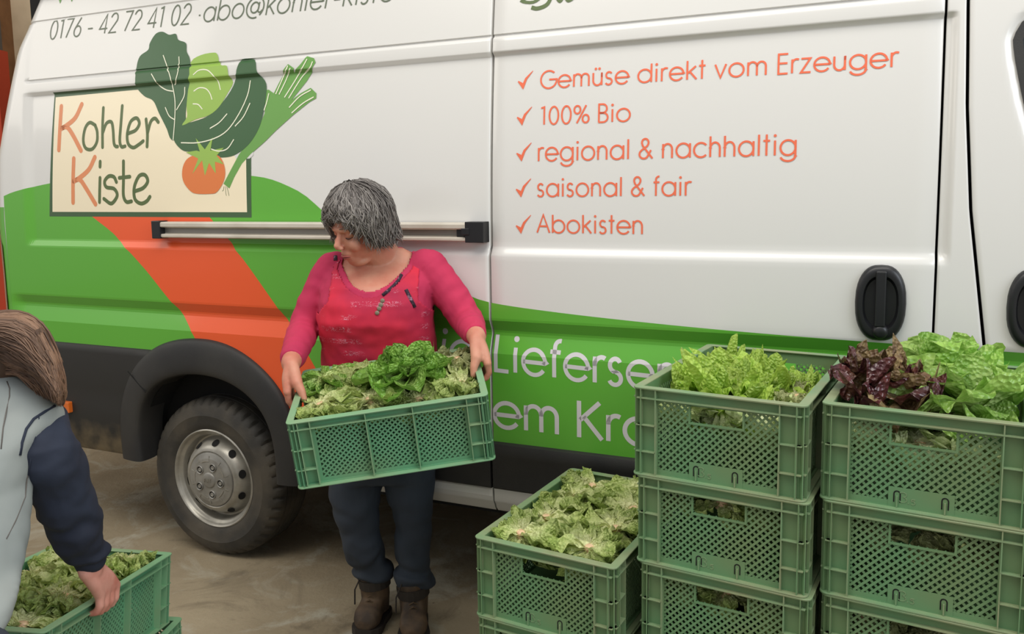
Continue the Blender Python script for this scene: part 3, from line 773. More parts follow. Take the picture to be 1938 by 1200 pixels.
lines = [[(726, 172), (748, 235), (770, 310), (785, 370), (797, 450), (795, 560), (785, 680)], [(655, 283), (690, 340), (740, 378), (785, 388)], [(820, 180), (820, 240), (795, 350)], [(738, 483), (762, 535), (795, 558)], [(855, 362), (850, 420), (805, 500)],
         [(905, 290), (940, 262), (990, 262), (1030, 300), (1055, 330), (1068, 380)], [(908, 388), (940, 368), (980, 372), (1005, 400), (1018, 438)], [(903, 463), (935, 467), (960, 495)],
         [(832, 695), (930, 695), (1030, 670), (1110, 620), (1180, 520), (1230, 410), (1247, 323)], [(1005, 610), (1060, 575), (1108, 522)], [(1155, 597), (1205, 540), (1245, 458)], [(1012, 733), (1060, 745), (1110, 730), (1148, 675)],
         [(1328, 503), (1345, 450), (1357, 400)], [(1398, 405), (1440, 310), (1470, 235)], [(1418, 407), (1460, 320), (1485, 250)], [(1450, 425), (1510, 330), (1550, 260), (1585, 195)], [(1475, 430), (1550, 310), (1600, 250), (1618, 210)], [(1478, 485), (1540, 420), (1608, 380)], [(1493, 518), (1560, 460), (1625, 422)]]
fc = []
for L_ in lines: fc += ribbon(Z(smooth_curve(L_, 4)), lw)
decal('leaf_veins', fc, M['decal_line'], 11, parent=logo)
fc = []
for L_ in ([(1088, 955), (1085, 975), (1078, 985)], [(1098, 955), (1098, 990), (1102, 1012)], [(1106, 960), (1112, 985), (1118, 1012)]): fc += ribbon(Z(smooth_curve(L_, 3)), .002)
decal('leek_roots', fc, M['decal_letter'], 5, parent=logo)
ws = [.011, .013, .0145, .013, .011]
def pen(sts, m, w=.0125, label=None):
    fc = []
    for q in sts: fc += ribbon(Z(smooth_curve(q, 6) if len(q) > 2 else q), w, caps=True)
    decal('sign_lettering', fc, m, 5, parent=logo, label=label)
pen([[(116, 478), (108, 600), (101, 738)], [(238, 466), (200, 545), (150, 590), (118, 610)], [(118, 608), (150, 602), (185, 650), (233, 742)]], M['decal_k'], .0215)
pen([[(190, 790), (186, 920), (186, 1052)], [(316, 782), (280, 855), (225, 905), (190, 925)], [(190, 925), (225, 915), (262, 965), (320, 1062)]], M['decal_k'], .0215)
DL = M['decal_letter']
pen([[(318, 590), (285, 575), (258, 610), (247, 680), (262, 728), (300, 733), (328, 690), (330, 630), (318, 592)],
     [(367, 487), (362, 600), (362, 722)], [(362, 640), (385, 580), (415, 572), (425, 620), (430, 695), (440, 716), (452, 718)],
     [(480, 475), (472, 580), (465, 680), (475, 718), (497, 716)],
     [(515, 640), (560, 620), (582, 580), (565, 548), (530, 570), (510, 640), (515, 700), (545, 724), (580, 705), (605, 685)],
     [(622, 555), (630, 640), (628, 718)], [(630, 640), (650, 570), (675, 550), (695, 572)]], DL, .0155)
pen([[(348, 808), (347, 838)], [(347, 905), (345, 980), (344, 1050)],
     [(445, 930), (430, 900), (400, 895), (375, 925), (385, 960), (430, 970), (450, 1005), (435, 1040), (410, 1058), (370, 1030)],
     [(487, 806), (487, 920), (487, 1010), (505, 1048), (535, 1045)], [(462, 905), (525, 898)],
     [(555, 985), (605, 965), (632, 925), (615, 888), (580, 895), (552, 960), (555, 1030), (590, 1058), (625, 1045), (645, 1018)]], DL, .0165)
# ================================================================== CRATES
H = 0.2153
def crate_material():
    m = mat('crate_green', (96, 140, 106), 0.5)
    N, L = nodes_of(m); b = N['Principled BSDF']
    tc = N.new('ShaderNodeTexCoord'); n = N.new('ShaderNodeTexNoise'); n.inputs['Scale'].default_value = 5; n.inputs['Detail'].default_value = 7
    L.new(tc.outputs['Object'], n.inputs['Vector'])
    r = N.new('ShaderNodeMapRange'); r.inputs['From Min'].default_value = 0.38; r.inputs['From Max'].default_value = 0.68; L.new(n.outputs['Fac'], r.inputs['Value'])
    mx = N.new('ShaderNodeMix'); mx.data_type = 'RGBA'; mx.inputs[6].default_value = (*lin((98, 140, 98)), 1); mx.inputs[7].default_value = (*lin((110, 132, 90)), 1)
    L.new(r.outputs[0], mx.inputs[0]); L.new(mx.outputs[2], b.inputs['Base Color'])
    return m
M['crate'] = crate_material()
M['crate_rim'] = mat('crate_rim', (116, 148, 108), 0.55, noise_scale=8, c2=(138, 146, 110))
A_, B_ = .20, .30      # half width (x) and half length (y)
RH = [0.12, .425, .725]    # heights of the corner ribs, from the top
def zt(f): return H * (1 - f)
def wall(mb, mesh_mb, rib, half, depth, inset, side):
    """one wall in local (u, w): u along the wall -half..half, n outward; side maps (u, n, z) to the crate"""
    T = .0025
    def bx(mb_, u0, n0, z0, u1, n1, z1):
        P = [side(u0, n0, z0), side(u1, n1, z1)]
        a = [min(P[0][i], P[1][i]) for i in range(3)]; b = [max(P[0][i], P[1][i]) for i in range(3)]
        mb_.box(*a, *b)
    nw = depth - inset
    zb = .006; ztop = H - .003
    if half < .25:    # short end
        bays = [(-.138, .138)]; vribs = [-.178, -.142, .142, .178]; slot = (-.060, .060, zt(.335), zt(.155)); plaque = (-.062, .062, 0.0, zt(.775))
    else:
        bays = [(-.222, -.075), (-.065, .065), (.075, .222)]; vribs = [-.268, -.232, -.070, .070, .232, .268]; slot = None; plaque = None
    # solid wall: top band, corners
    bx(mb, -half + .012, nw - T, zt(RH[0]), half - .012, nw, ztop)
    bx(mb, -half + .012, nw - T, zb, bays[0][0], nw, zt(RH[0])); bx(mb, bays[-1][1], nw - T, zb, half - .012, nw, zt(RH[0]))
    bx(mb, bays[0][0], nw - T, zb, bays[-1][1], nw, zb + .012)
    for a, b in zip(bays[:-1], bays[1:]): bx(mb, a[1], nw - T, zb, b[0], nw, zt(RH[0]))
    # frame round the openings
    if slot:
        u0, u1, z0, z1 = slot; t = .0045
        bx(mb, u0 - t, nw - T, z0 - t, u0, nw + .002, z1); bx(mb, u1, nw - T, z0 - t, u1 + t, nw + .002, z1); bx(mb, u0, nw - T, z0 - t, u1, nw + .002, z0)
        bx(mb, bays[0][0], nw - T, z1, bays[0][1], nw, zt(RH[0]))
    if plaque:
        u0, u1, z0, z1 = plaque
        bx(mb, u0, nw - T - .0006, zb - .001, u1, nw + .0007, z1 - .0003)
    # lattice
    P = .0118; w_ = .0050
    for (u0, u1) in bays:
        z0, z1 = zb + .012, (zt(RH[0]) if not slot else slot[3])
        holes = [h for h in (slot, plaque) if h]
        for sgn in (1, -1):
            c0 = (u0 - z1) if sgn == 1 else (u0 + z0); c1 = (u1 - z0) if sgn == 1 else (u1 + z1)
            c = c0 + P * .4
            while c < c1:
                # u = c + sgn*z
                lo, hi = z0, z1
                if sgn == 1: lo = max(lo, u0 - c); hi = min(hi, u1 - c)
                else: lo = max(lo, c - u1); hi = min(hi, c - u0)
                segs = [(lo, hi)] if hi - lo > .004 else []
                for (h0, h1, g0, g1) in holes:
                    if h0 is None: continue
                    if sgn == 1: a = max(g0, h0 - c); b = min(g1, h1 - c)
                    else: a = max(g0, c - h1); b = min(g1, c - h0)
                    if b > a:
                        ns = []
                        for (l, h_) in segs:
                            if a > l: ns.append((l, min(h_, a)))
                            if b < h_: ns.append((max(l, b), h_))
                        segs = [q for q in ns if q[1] - q[0] > .002]
                for (l, h_) in segs:
                    nn = nw - .0012 if sgn == 1 else nw - .0027
                    a = Vector(side(c + sgn * l, nn, l)); b = Vector(side(c + sgn * h_, nn, h_))
                    nv = Vector(side(0, 1, 0)) - Vector(side(0, 0, 0))
                    mesh_mb.bar(a, b, nv, w_, .0025)
                c += P * math.sqrt(2)
    # ribs
    for u in vribs: bx(rib, u - .0013, nw, 0.002, u + .0013, depth - .0015, ztop)
    bx(rib, -half + .012, nw - .0004, zt(RH[0]) - .0013, half - .012, depth - .001, zt(RH[0]) + .0013)
    for f_ in RH[1:]:
        for a, b in ((-half + .010, vribs[1]), (vribs[-2], half - .010)): bx(rib, a, nw, zt(f_) - .0012, b, depth - .0015, zt(f_) + .0012)
    if plaque:
        for uc in (-.045, .045):
            for du in (-.006, .006): bx(MBD, uc + du - .0012, nw + .0008, .016, uc + du + .0012, nw + .0014, zt(.84))
            for k in range(6):
                t0, t1 = PI * k / 6, PI * (k + 1) / 6
                a = Vector(side(uc + .006 * math.cos(t0), nw + .0011, zt(.84) + .006 * math.sin(t0))); b = Vector(side(uc + .006 * math.cos(t1), nw + .0011, zt(.84) + .006 * math.sin(t1)))
                MBD.bar(a, b, Vector(side(0, 1, 0)) - Vector(side(0, 0, 0)), .0024, .0006)
            bx(rib, uc - .0014, nw, .006, uc + .0014, nw + .004, zt(.86))
        # embossed marking 3,5
        def em(pts, w=.0016):
            for p, q in zip(pts[:-1], pts[1:]):
                rib.bar(Vector(side(p[0], nw + .0010, p[1])), Vector(side(q[0], nw + .0010, q[1])), Vector(side(0, 1, 0)) - Vector(side(0, 0, 0)), w, .0012)
        s_ = 1
        three = [(-.034 + .007 * math.cos(t), .0345 + .005 * math.sin(t)) for t in np.linspace(2.6, -1.4, 8)] + [(-.034 + .008 * math.cos(t), .0235 + .006 * math.sin(t)) for t in np.linspace(1.4, -2.6, 8)]
        em(three)
        em([(-.0225, .0185), (-.0235, .0160)])
        em([(-.010, .0265), (-.017, .0265), (-.0175, .0225)] + [(-.0145 + .004 * math.cos(t), .0195 + .0038 * math.sin(t)) for t in np.linspace(1.9, -2.4, 7)])
def rounded_rect(a, b, r, n=5):
    out = []
    for cx, cy, t0 in ((a - r, b - r, 0), (-a + r, b - r, 90), (-a + r, -b + r, 180), (a - r, -b + r, 270)):
        for k in range(n + 1):
            t = math.radians(t0 + 90 * k / n); out.append((cx + r * math.cos(t), cy + r * math.sin(t)))
    return out
def ringband(mb, a, b, r, secs):
    """closed band round the crate; secs = (inset, z)"""
    loops = []
    for ins, z in secs: loops.append([(x, y, z) for x, y in rounded_rect(a - ins, b - ins, max(.002, r - ins))])
    n = len(loops[0]); v = [p for L_ in loops for p in L_]; f = []
    m_ = len(loops)
    for i in range(m_):
        for k in range(n): f.append((i * n + k, i * n + (k + 1) % n, ((i + 1) % m_) * n + (k + 1) % n, ((i + 1) % m_) * n + k))
    mb.add(v, f)
IN_S, IN_L = .013, .020
wallm, meshm, ribm, MBD = MB(), MB(), MB(), MB()
wparts = {}
for nm, half, depth, ins, fn in (
        ('end', A_, B_, IN_S, lambda u, n, z: (u, -n, z)), ('end2', A_, B_, IN_S, lambda u, n, z: (-u, n, z)),
        ('side', B_, A_, IN_L, lambda u, n, z: (n, u, z)), ('side2', B_, A_, IN_L, lambda u, n, z: (-n, -u, z))):
    wl, ms, rb, MBD = MB(), MB(), MB(), MB()
    wall(wl, ms, rb, half, depth, ins, fn)
    # corner fillers between the walls
    wparts[nm] = (wl.mesh('crate_wall', M['crate']), ms.mesh('crate_lattice', M['crate']), rb.mesh('crate_ribs', M['crate_rim']), MBD.mesh('crate_slots', M['dark']) if MBD.v else None)
# corners: curved posts
corner_mes = []
for sx in (-1, 1):
    for sy in (-1, 1):
        cm = MB(); pts = []
        for k in range(7):
            t = PI / 2 * k / 6; pts.append((sx * (A_ - .014 - .002 + .012 * (math.cos(t) - 1) + .002), sy * (B_ - .014 + .012 * (math.sin(t) - 1))))
        v = []; f = []
        for x, y in pts: v += [(x, y, .006), (x, y, H - .003)]
        for i in range(6): f.append((2 * i, 2 * i + 1, 2 * i + 3, 2 * i + 2))
        cm.add(v, f)
        for f_ in RH:
            for k in range(5):
                t0, t1 = PI / 2 * k / 5, PI / 2 * (k + 1) / 5; R0 = .022
                a = (sx * (A_ - .002 - R0 + (R0 - .004) * math.cos(t0)), sy * (B_ - .002 - R0 + (R0 - .004) * math.sin(t0)), zt(f_)); b = (sx * (A_ - .002 - R0 + (R0 - .004) * math.cos(t1)), sy * (B_ - .002 - R0 + (R0 - .004) * math.sin(t1)), zt(f_))
                cm.bar(a, b, (0, 0, 1), .009, .0024)
        t = PI / 4; cm.bar((sx * (A_ - .012), sy * (B_ - .012), .002), (sx * (A_ - .012), sy * (B_ - .012), H - .004), (sx, sy, 0), .0026, .014)
        cm.bar((sx * (A_ - .0035), sy * (B_ - .022), .002), (sx * (A_ - .0035), sy * (B_ - .022), H - .004), (sx, 0, 0), .0026, .006)
        cm.bar((sx * (A_ - .022), sy * (B_ - .0035), .002), (sx * (A_ - .022), sy * (B_ - .0035), H - .004), (0, sy, 0), .0026, .006)
        corner_mes.append(cm.mesh('crate_corner_post', M['crate']))
rm = MB(); ringband(rm, A_, B_, .016, [(.0, H - .001), (.001, H), (.021, H), (.022, H - .0015), (.021, H - .004), (.0005, H - .004)])
rim_me = rm.mesh('crate_rim', M['crate_rim'], True); rim_me.set_sharp_from_angle(angle=math.radians(35))
bm_ = MB(); ringband(bm_, A_ - .0005, B_ - .0005, .016, [(.0, .0), (-.0008, .0025), (.0, .005), (.016, .005), (.016, .0)])
foot_me = bm_.mesh('crate_foot', M['crate_rim'], True); foot_me.set_sharp_from_angle(angle=math.radians(35))
fl = MB(); fl.box(-A_ + .014, -B_ + .012, .004, A_ - .014, B_ - .012, .007)
floor_me = fl.mesh('crate_base', M['crate'])
def addme(name, me, parent, kind=None, label=None):
    o = bpy.data.objects.new(name, me); COL.objects.link(o); o.parent = parent
    if kind: o['kind'] = kind
    if label: o['label'] = label
    return o
M['crate_clean'] = mat('crate_green_clean', (98, 156, 118), 0.45, noise_scale=5, c2=(108, 150, 112))
M['crate_rim_clean'] = mat('crate_rim_clean', (122, 168, 128), 0.5, noise_scale=8, c2=(134, 160, 122))
def cleaner(o):
    for ch in o.children:
        if ch.type == 'MESH' and ch.name.split('.')[0] != 'clip_slots':
            sl = ch.material_slots[0]; k = sl.material.name; sl.link = 'OBJECT'; sl.material = M['crate_clean'] if k == 'crate_green' else M['crate_rim_clean']
        cleaner(ch)
def make_crate(mtx, label, group):
    c = empty('vegetable_crate', label, 'crate', group=group)
    c.matrix_world = mtx
    for nm in ('end', 'end2', 'side', 'side2'):
        wl, ms, rb, sl = wparts[nm]
        w = addme('end_wall' if nm.startswith('end') else 'side_wall', wl, c)
        addme('lattice', ms, w, kind='stuff'); addme('rib_frame', rb, w)
        if sl: addme('clip_slots', sl, w)
    [addme('corner_post', q, c) for q in corner_mes]; addme('rim', rim_me, c); addme('foot_rim', foot_me, c); addme('base', floor_me, c)
    return c
def rotv(w):
    w = Vector(w); t = w.length
    return Matrix.Rotation(t, 3, w) if t > 1e-9 else Matrix.Identity(3)
def pose(q, tilt=(0, 0), swap=False):
    """q = (x,y,z,yaw) of the front left top corner as seen from the camera"""
    R3 = Matrix.Rotation(q[3], 3, 'Z') @ rotv((tilt[0], tilt[1], 0))
    W2, D2 = (.30, .225) if swap else (.20, .30)
    c = Vector(q[:3]) + R3 @ Vector((W2, D2, -H))
    if swap: R3 = R3 @ Matrix.Rotation(PI / 2, 3, 'Z')
    return Matrix.Translation(c) @ R3.to_4x4()
def stack(x, y, yaw, n, jit, labels, group):
    R3 = Matrix.Rotation(yaw, 3, 'Z'); out = []
    for k in range(n):
        dx, dy, dr = jit[k] if k < len(jit) else (0, 0, 0)
        R4 = Matrix.Rotation(yaw + dr, 4, 'Z')
        c = Vector((x, y, 0)) + R3 @ Vector((.20 + dx, .30 + dy, 0)); c.z = k * (H + .0004)
        out.append(make_crate(Matrix.Translation(c) @ R4, labels[k], group))
    return out
CR = {}
CR['B'] = stack(.2808, 1.9018, -.5325, 5, [(.030, .002, 0), (.024, .002, 0.0), (.018, .0, 0), (.009, .0, .0), (0.0, 0.0, 0)],
    ['bottom green crate of the middle stack', 'green lettuce crate, second from the bottom of the middle stack', 'green lettuce crate, third from the bottom of the middle stack, cut by the lower edge',
     'green lettuce crate directly under the open top crate of the middle stack', 'green crate of frilly bright lettuce on top of the middle stack'], 'green crates of the middle stack')
CR['C'] = stack(.6662, 1.73, -.5285, 5, [(.018, 0, 0), (.015, 0, 0), (.010, -.002, 0), (.005, -.002, .004), (0, 0, 0)],
    ['bottom green crate of the right-hand stack', 'green crate, second from the bottom of the right-hand stack', 'green crate, third from the bottom of the right-hand stack, cut by the lower edge',
     'green crate directly under the top crate of the right-hand stack', 'green crate with red and green heads piled high on top of the right-hand stack'], 'green crates of the right-hand stack')
CR['A'] = stack(-.112, 2.048, -.5124, 3, [(.004, 0, 0), (.003, 0, 0), (0, 0, 0)],
    ['bottom green crate of the low stack', 'green crate just under the top crate of the low stack', 'open green crate of upturned lettuces on the low stack beside the tall stacks'], 'green crates of the low stack')
DS = .95
DQ = (-.6678 * DS, 2.32 * DS, CAM_H - .6707 * DS, .1184, .1428, -.1053)
mtxD = Matrix.Translation(DQ[:3]) @ (Matrix.Rotation(DQ[3], 3, 'Z') @ rotv((DQ[4], DQ[5], 0))).to_4x4() @ Matrix.Diagonal((DS, DS * 1.125, DS, 1)) @ Matrix.Translation((.30, .20, -H)) @ Matrix.Rotation(PI / 2, 4, 'Z')
CR['D'] = [make_crate(mtxD, 'green lettuce crate held tilted in the arms of the woman in red', None)]
mtxE = pose((-1.532, 1.8998, CAM_H - 1.0283, -.1109), (-.1194, .0317))
CR['E'] = [make_crate(mtxE, 'green lettuce crate being lifted by the person in the grey vest, lower left', None)]
CR['E'] += stack(-1.520, 1.905, -.11, 1, [(0, 0, 0)], ['green crate whose rim corner shows just below the lifted crate, lower left'], None)

cleaner(CR['D'][0]); [cleaner(c) for c in CR['E']]
# ================================================================== LETTUCES
def leaf_material(name, tip, base, rough=0.45, trans=0.28, tip2=None, spec=0.5):
    m = bpy.data.materials.new(name); m.use_nodes = True
    N, L = nodes_of(m); b = N['Principled BSDF']; out = N['Material Output']
    at_ = N.new('ShaderNodeAttribute'); at_.attribute_name = 'leafmix'
    tc = N.new('ShaderNodeTexCoord'); n = N.new('ShaderNodeTexNoise'); n.inputs['Scale'].default_value = 5; n.inputs['Detail'].default_value = 5
    L.new(tc.outputs['Object'], n.inputs['Vector'])
    mx = N.new('ShaderNodeMix'); mx.data_type = 'RGBA'; mx.inputs[6].default_value = (*lin(base), 1); mx.inputs[7].default_value = (*lin(tip), 1)
    L.new(at_.outputs['Fac'], mx.inputs[0])
    r = N.new('ShaderNodeMapRange'); r.inputs['From Min'].default_value = 0.40; r.inputs['From Max'].default_value = 0.66; L.new(n.outputs['Fac'], r.inputs['Value'])
    mm = N.new('ShaderNodeMath'); mm.operation = 'MULTIPLY'; L.new(r.outputs[0], mm.inputs[0]); L.new(at_.outputs['Fac'], mm.inputs[1])
    mx2 = N.new('ShaderNodeMix'); mx2.data_type = 'RGBA'; mx2.inputs[7].default_value = (*lin(tip2 or tip), 1)
    L.new(mm.outputs[0], mx2.inputs[0]); L.new(mx.outputs[2], mx2.inputs[6])
    oi = N.new('ShaderNodeObjectInfo'); hs = N.new('ShaderNodeHueSaturation')
    rv_ = N.new('ShaderNodeMapRange'); rv_.inputs['To Min'].default_value = 0.78; rv_.inputs['To Max'].default_value = 1.16; L.new(oi.outputs['Random'], rv_.inputs['Value'])
    L.new(rv_.outputs[0], hs.inputs['Value']); L.new(mx2.outputs[2], hs.inputs['Color'])
    L.new(hs.outputs[0], b.inputs['Base Color']); b.inputs['Roughness'].default_value = rough; b.inputs['Specular IOR Level'].default_value = spec
    bp = N.new('ShaderNodeBump'); bp.inputs['Strength'].default_value = 0.45; bp.inputs['Distance'].default_value = 0.05
    n3 = N.new('ShaderNodeTexVoronoi'); n3.inputs['Scale'].default_value = 13; L.new(tc.outputs['Object'], n3.inputs['Vector'])
    L.new(n3.outputs['Distance'], bp.inputs['Height']); L.new(bp.outputs[0], b.inputs['Normal'])
    tr = N.new('ShaderNodeBsdfTranslucent'); L.new(hs.outputs[0], tr.inputs['Color'])
    ms = N.new('ShaderNodeMixShader'); ms.inputs[0].default_value = trans
    L.new(b.outputs[0], ms.inputs[1]); L.new(tr.outputs[0], ms.inputs[2]); L.new(ms.outputs[0], out.inputs['Surface'])
    return m
M['leaf_round'] = leaf_material('leaf_round', (150, 196, 88), (214, 228, 152), tip2=(122, 172, 68), rough=.36, trans=.22)
M['leaf_oak'] = leaf_material('leaf_oak', (188, 206, 118), (238, 240, 184), tip2=(150, 174, 88), rough=.5)
M['leaf_dull'] = leaf_material('leaf_dull', (168, 176, 116), (210, 212, 160), tip2=(136, 144, 92), rough=.55)
M['leaf_frilly'] = leaf_material('leaf_frilly', (190, 220, 98), (190, 210, 116), tip2=(156, 194, 72), rough=.34, trans=.35)
M['leaf_bib'] = leaf_material('leaf_bib', (172, 212, 106), (226, 238, 176), tip2=(136, 186, 76), rough=.27, trans=.3)
M['leaf_red'] = leaf_material('leaf_red', (104, 56, 54), (150, 150, 84), tip2=(74, 38, 46), rough=.28, trans=.15, spec=.8)
M['leaf_red_back'] = leaf_material('leaf_red_back', (148, 126, 84), (190, 180, 120), tip2=(112, 84, 62), rough=.45, trans=.15)
M['leaf_pale'] = leaf_material('leaf_pale', (212, 226, 164), (240, 243, 206), tip2=(178, 202, 124), rough=.45)
M['stem_cut'] = mat('stem_cut', (226, 196, 158), 0.5, noise_scale=60, c2=(206, 160, 128))

def leaf_mesh(name, m, L_, W, seed, bend0=0.0, bend1=.8, cup=.25, ruf=.010, rf=5.0, pet=.35, nl=10, nw=10, crinkle=.004, blunt=.6, lobes=0.0, ripple=0.0, taper=.62):
    rnd = random.Random(seed); v = []; f = []; mixv = []
    ph = rnd.uniform(0, 6.28); ph2 = rnd.uniform(0, 6.28); y = z = 0.0; prev = 0
    tw = rnd.uniform(-.35, .35)
    for i in range(nl + 1):
        t = i / nl
        if i:
            th = bend0 + bend1 * ((t + prev) / 2) ** 1.3; ds = (t - prev) * L_; y += math.sin(th) * ds; z += math.cos(th) * ds
        prev = t; th = bend0 + bend1 * t ** 1.3
        w = W * (pet * (1 - t) ** 2 + math.sin(PI * min(1, t ** (1 / (blunt + .001)) * .5 + .0)) ** 1.0 * (1 - pet * 0)) * (1 - max(0, (t - .72) / .28) ** 2.6 * taper)
        w *= 1 + lobes * math.sin(t * 21 + ph)
        for j in range(nw + 1):
            u = j / nw * 2 - 1; a = abs(u)
            arc_ = t * rf + 1.2 * u
            n_ = cup * W * (u * u) * -.5 + ruf * (a ** 1.6) * math.sin(arc_ * 6.28 * .5 + ph + (0 if u > 0 else 1.9)) * (t ** .6)
            n_ += ruf * .9 * (t ** 4) * math.sin(u * rf * 1.6 + ph2)
            n_ += ripple * (.35 + a) * t * math.sin((t * 7 + u * 5.2) * 1.9 + ph2)
            n_ += crinkle * noise.noise(Vector((u * 2.3 + seed * 7.1, t * 4.0, seed * 1.3))) * 2.0 * t
            x = u * w / 2 * (1 - .18 * cup * a); 
            # direction across the blade: outward
            ny, nz = math.cos(th), -math.sin(th)
            X_, Y_, Z_ = x + tw * t * t * .012, y + ny * n_, z + nz * n_ + (a ** 2) * -.05 * L_ * (1 if t > .8 else 0) * 0
            v.append((X_, Y_, Z_)); mixv.append(max(0, min(1, (t * 1.35 - .12) * (1 if a > .12 else .78))))
    for i in range(nl):
        for j in range(nw):
            p = i * (nw + 1) + j; f.append((p, p + 1, p + nw + 2, p + nw + 1))
    me = bpy.data.meshes.new(name); me.from_pydata(v, [], f); me.polygons.foreach_set('use_smooth', [True] * len(f))
    at_ = me.attributes.new('leafmix', 'FLOAT', 'POINT'); at_.data.foreach_set('value', mixv)
    me.materials.append(m); return me
LV = {}
LV['round'] = [leaf_mesh('round_leaf', M['leaf_round'], 1.0, .74, s, 0, .8, .6, .03, 2.2, .16, 10, 10, .025, 1.1, 0, 0, .80) for s in range(5)]
LV['oak'] = [leaf_mesh('oak_leaf', M['leaf_oak'], 1.0, .74, 10 + s, 0, 1.0, .2, .13, 4.5, .30, 11, 12, .13, .8, .13) for s in range(6)]
LV['dull'] = [leaf_mesh('dull_leaf', M['leaf_dull'], 1.0, .74, 20 + s, 0, 1.0, .2, .15, 4.5, .30, 11, 12, .16, .8, .14) for s in range(4)]
LV['frilly'] = [leaf_mesh('frilly_leaf', M['leaf_frilly'], 1.0, 1.25, 30 + s, 0, 1.9, .2, .24, 6, .4, 18, 30, .12, .8, .05, .09, .40) for s in range(5)]
LV['bib'] = [leaf_mesh('bib_leaf', M['leaf_bib'], 1.0, 1.05, 40 + s, 0, 1.25, .4, .13, 2.2, .32, 14, 16, .05, .8, .02) for s in range(6)]
LV['red'] = [leaf_mesh('red_leaf', M['leaf_red'], 1.0, .85, 50 + s, 0, 1.0, .3, .15, 3.6, .3, 12, 14, .16, .8, .08) for s in range(5)]
LV['redback'] = [leaf_mesh('red_leaf', M['leaf_red_back'], 1.0, .9, 60 + s, 0, 1.0, .3, .13, 3.2, .3, 12, 14, .18, .8, .06) for s in range(3)]
LV['pale'] = [leaf_mesh('pale_leaf', M['leaf_pale'], 1.0, .85, 70 + s, 0, 1.2, .3, .12, 3.5, .3, 9, 10, .13, .8, .08) for s in range(4)]
st = MB(); st.lathe([(.0, .006), (.010, .0055), (.0125, .003), (.013, -.004), (.016, -.02)], 14, 'z'); STEM = st.mesh('stem_cut', M['stem_cut'], True)
VC = {}
def mverts(me):
    if me.name not in VC:
        a = np.empty(len(me.vertices) * 3); me.vertices.foreach_get('co', a); VC[me.name] = np.c_[a.reshape(-1, 3)[::3], np.ones(len(a) // 3 // 3 + (1 if (len(a) // 3) % 3 else 0))]
    return VC[me.name]
def fits(me, M4):
    p = mverts(me) @ np.array(M4).T
    low = p[:, 2] < H + .006
    out = ((np.abs(p[:, 0]) > A_ - .026) | (np.abs(p[:, 1]) > B_ - .020)) & low
    hi = ((np.abs(p[:, 0]) > A_ + .03) | (np.abs(p[:, 1]) > B_ + .01)) & ~low
    return not out.any() and not hi.any() and p[:, 2].min() > .008 and p[:, 2].max() < TOPLIM[0]
TOPLIM = [9]
def head(mtx, loc, kind, n, R_, label, group=None, inv=False, flat=1.0, seed=0, tmin=.06, tmax=1.45, name='lettuce_head', Lr=(.75, 1.0), tiltdir=(0, 0), wscale=1.0):
    """loc in the crate frame; leaves spiral out from the heart"""
    rnd = random.Random(seed * 31 + 5)
    h = empty(name, label, 'lettuce', group=group)
    h.matrix_world = mtx @ Matrix.Translation(loc) @ Matrix.Rotation(tiltdir[0], 4, 'X') @ Matrix.Rotation(tiltdir[1], 4, 'Y') @ Matrix.Rotation(rnd.uniform(0, 6.28), 4, 'Z')
    kinds = kind if isinstance(kind, list) else [kind]
    TOPLIM[0] = H + .030 if inv else (H + .085 if 'frilly' in kinds else 9)
    for i in range(n):
        fr = (i + .5) / n; az = i * 2.39996 + rnd.uniform(-.25, .25)
        me = rnd.choice(LV[kinds[rnd.randrange(len(kinds))]])
        o = bpy.data.objects.new('leaf', me); COL.objects.link(o); o.parent = h
        hm = mtx.inverted() @ h.matrix_world; k_ = 1.0
        for tr_ in range(14):
            if inv:
                s_ = R_ * rnd.uniform(*Lr) * (.82 + .25 * fr) * k_; base = Vector((0, 0, -.012 * (1 - fr))); pol = 1.05 + (1 - fr) * .75 + rnd.uniform(-.12, .12)
            else:
                pol = tmin + (tmax - tmin) * fr ** .62; s_ = R_ * (.70 + .36 * fr) * rnd.uniform(*Lr) * k_; base = Vector((0, 0, 0))
            ml = Matrix.Translation(base) @ Matrix.Rotation(az, 4, 'Z') @ Matrix.Rotation(-pol + (.38 if not inv else 0), 4, 'X') @ Matrix.Rotation(rnd.uniform(-.3, .3), 4, 'Z') @ Matrix.Diagonal((s_ * wscale, s_, s_ * flat, 1))
            if fits(me, hm @ ml): break
            az += rnd.uniform(-.5, .5); k_ *= .94
        else:
            bpy.data.objects.remove(o); continue
        o.matrix_local = ml
    if inv:
        s = bpy.data.objects.new('cut_stem', STEM); COL.objects.link(s); s.parent = h; s['label'] = 'pale pink-brown cut stem'; s.location = (0, 0, .004)
    return h
def fill(mtx, pos, z, kind, n, R_, label, group, seed, **k):
    for i, (x, y) in enumerate(pos):
        rnd = random.Random(seed + i)
        head(mtx, (x + rnd.uniform(-.012, .012), y + rnd.uniform(-.012, .012), z + rnd.uniform(-.010, .010)), kind, n, R_, label[i] if isinstance(label, list) else label, group, seed=seed + i, inv=True, tiltdir=(rnd.uniform(-.3, .3), rnd.uniform(-.3, .3)), **k)
GRID = [(-.095, -.215), (.095, -.215), (-.095, -.07), (.095, -.07), (-.095, .075), (.095, .075), (-.095, .215), (.095, .215)]
mA = CR['A'][-1].matrix_world.copy(); mB = CR['B'][-1].matrix_world.copy(); mC = CR['C'][-1].matrix_world.copy(); mE = mtxE; mD = mtxD
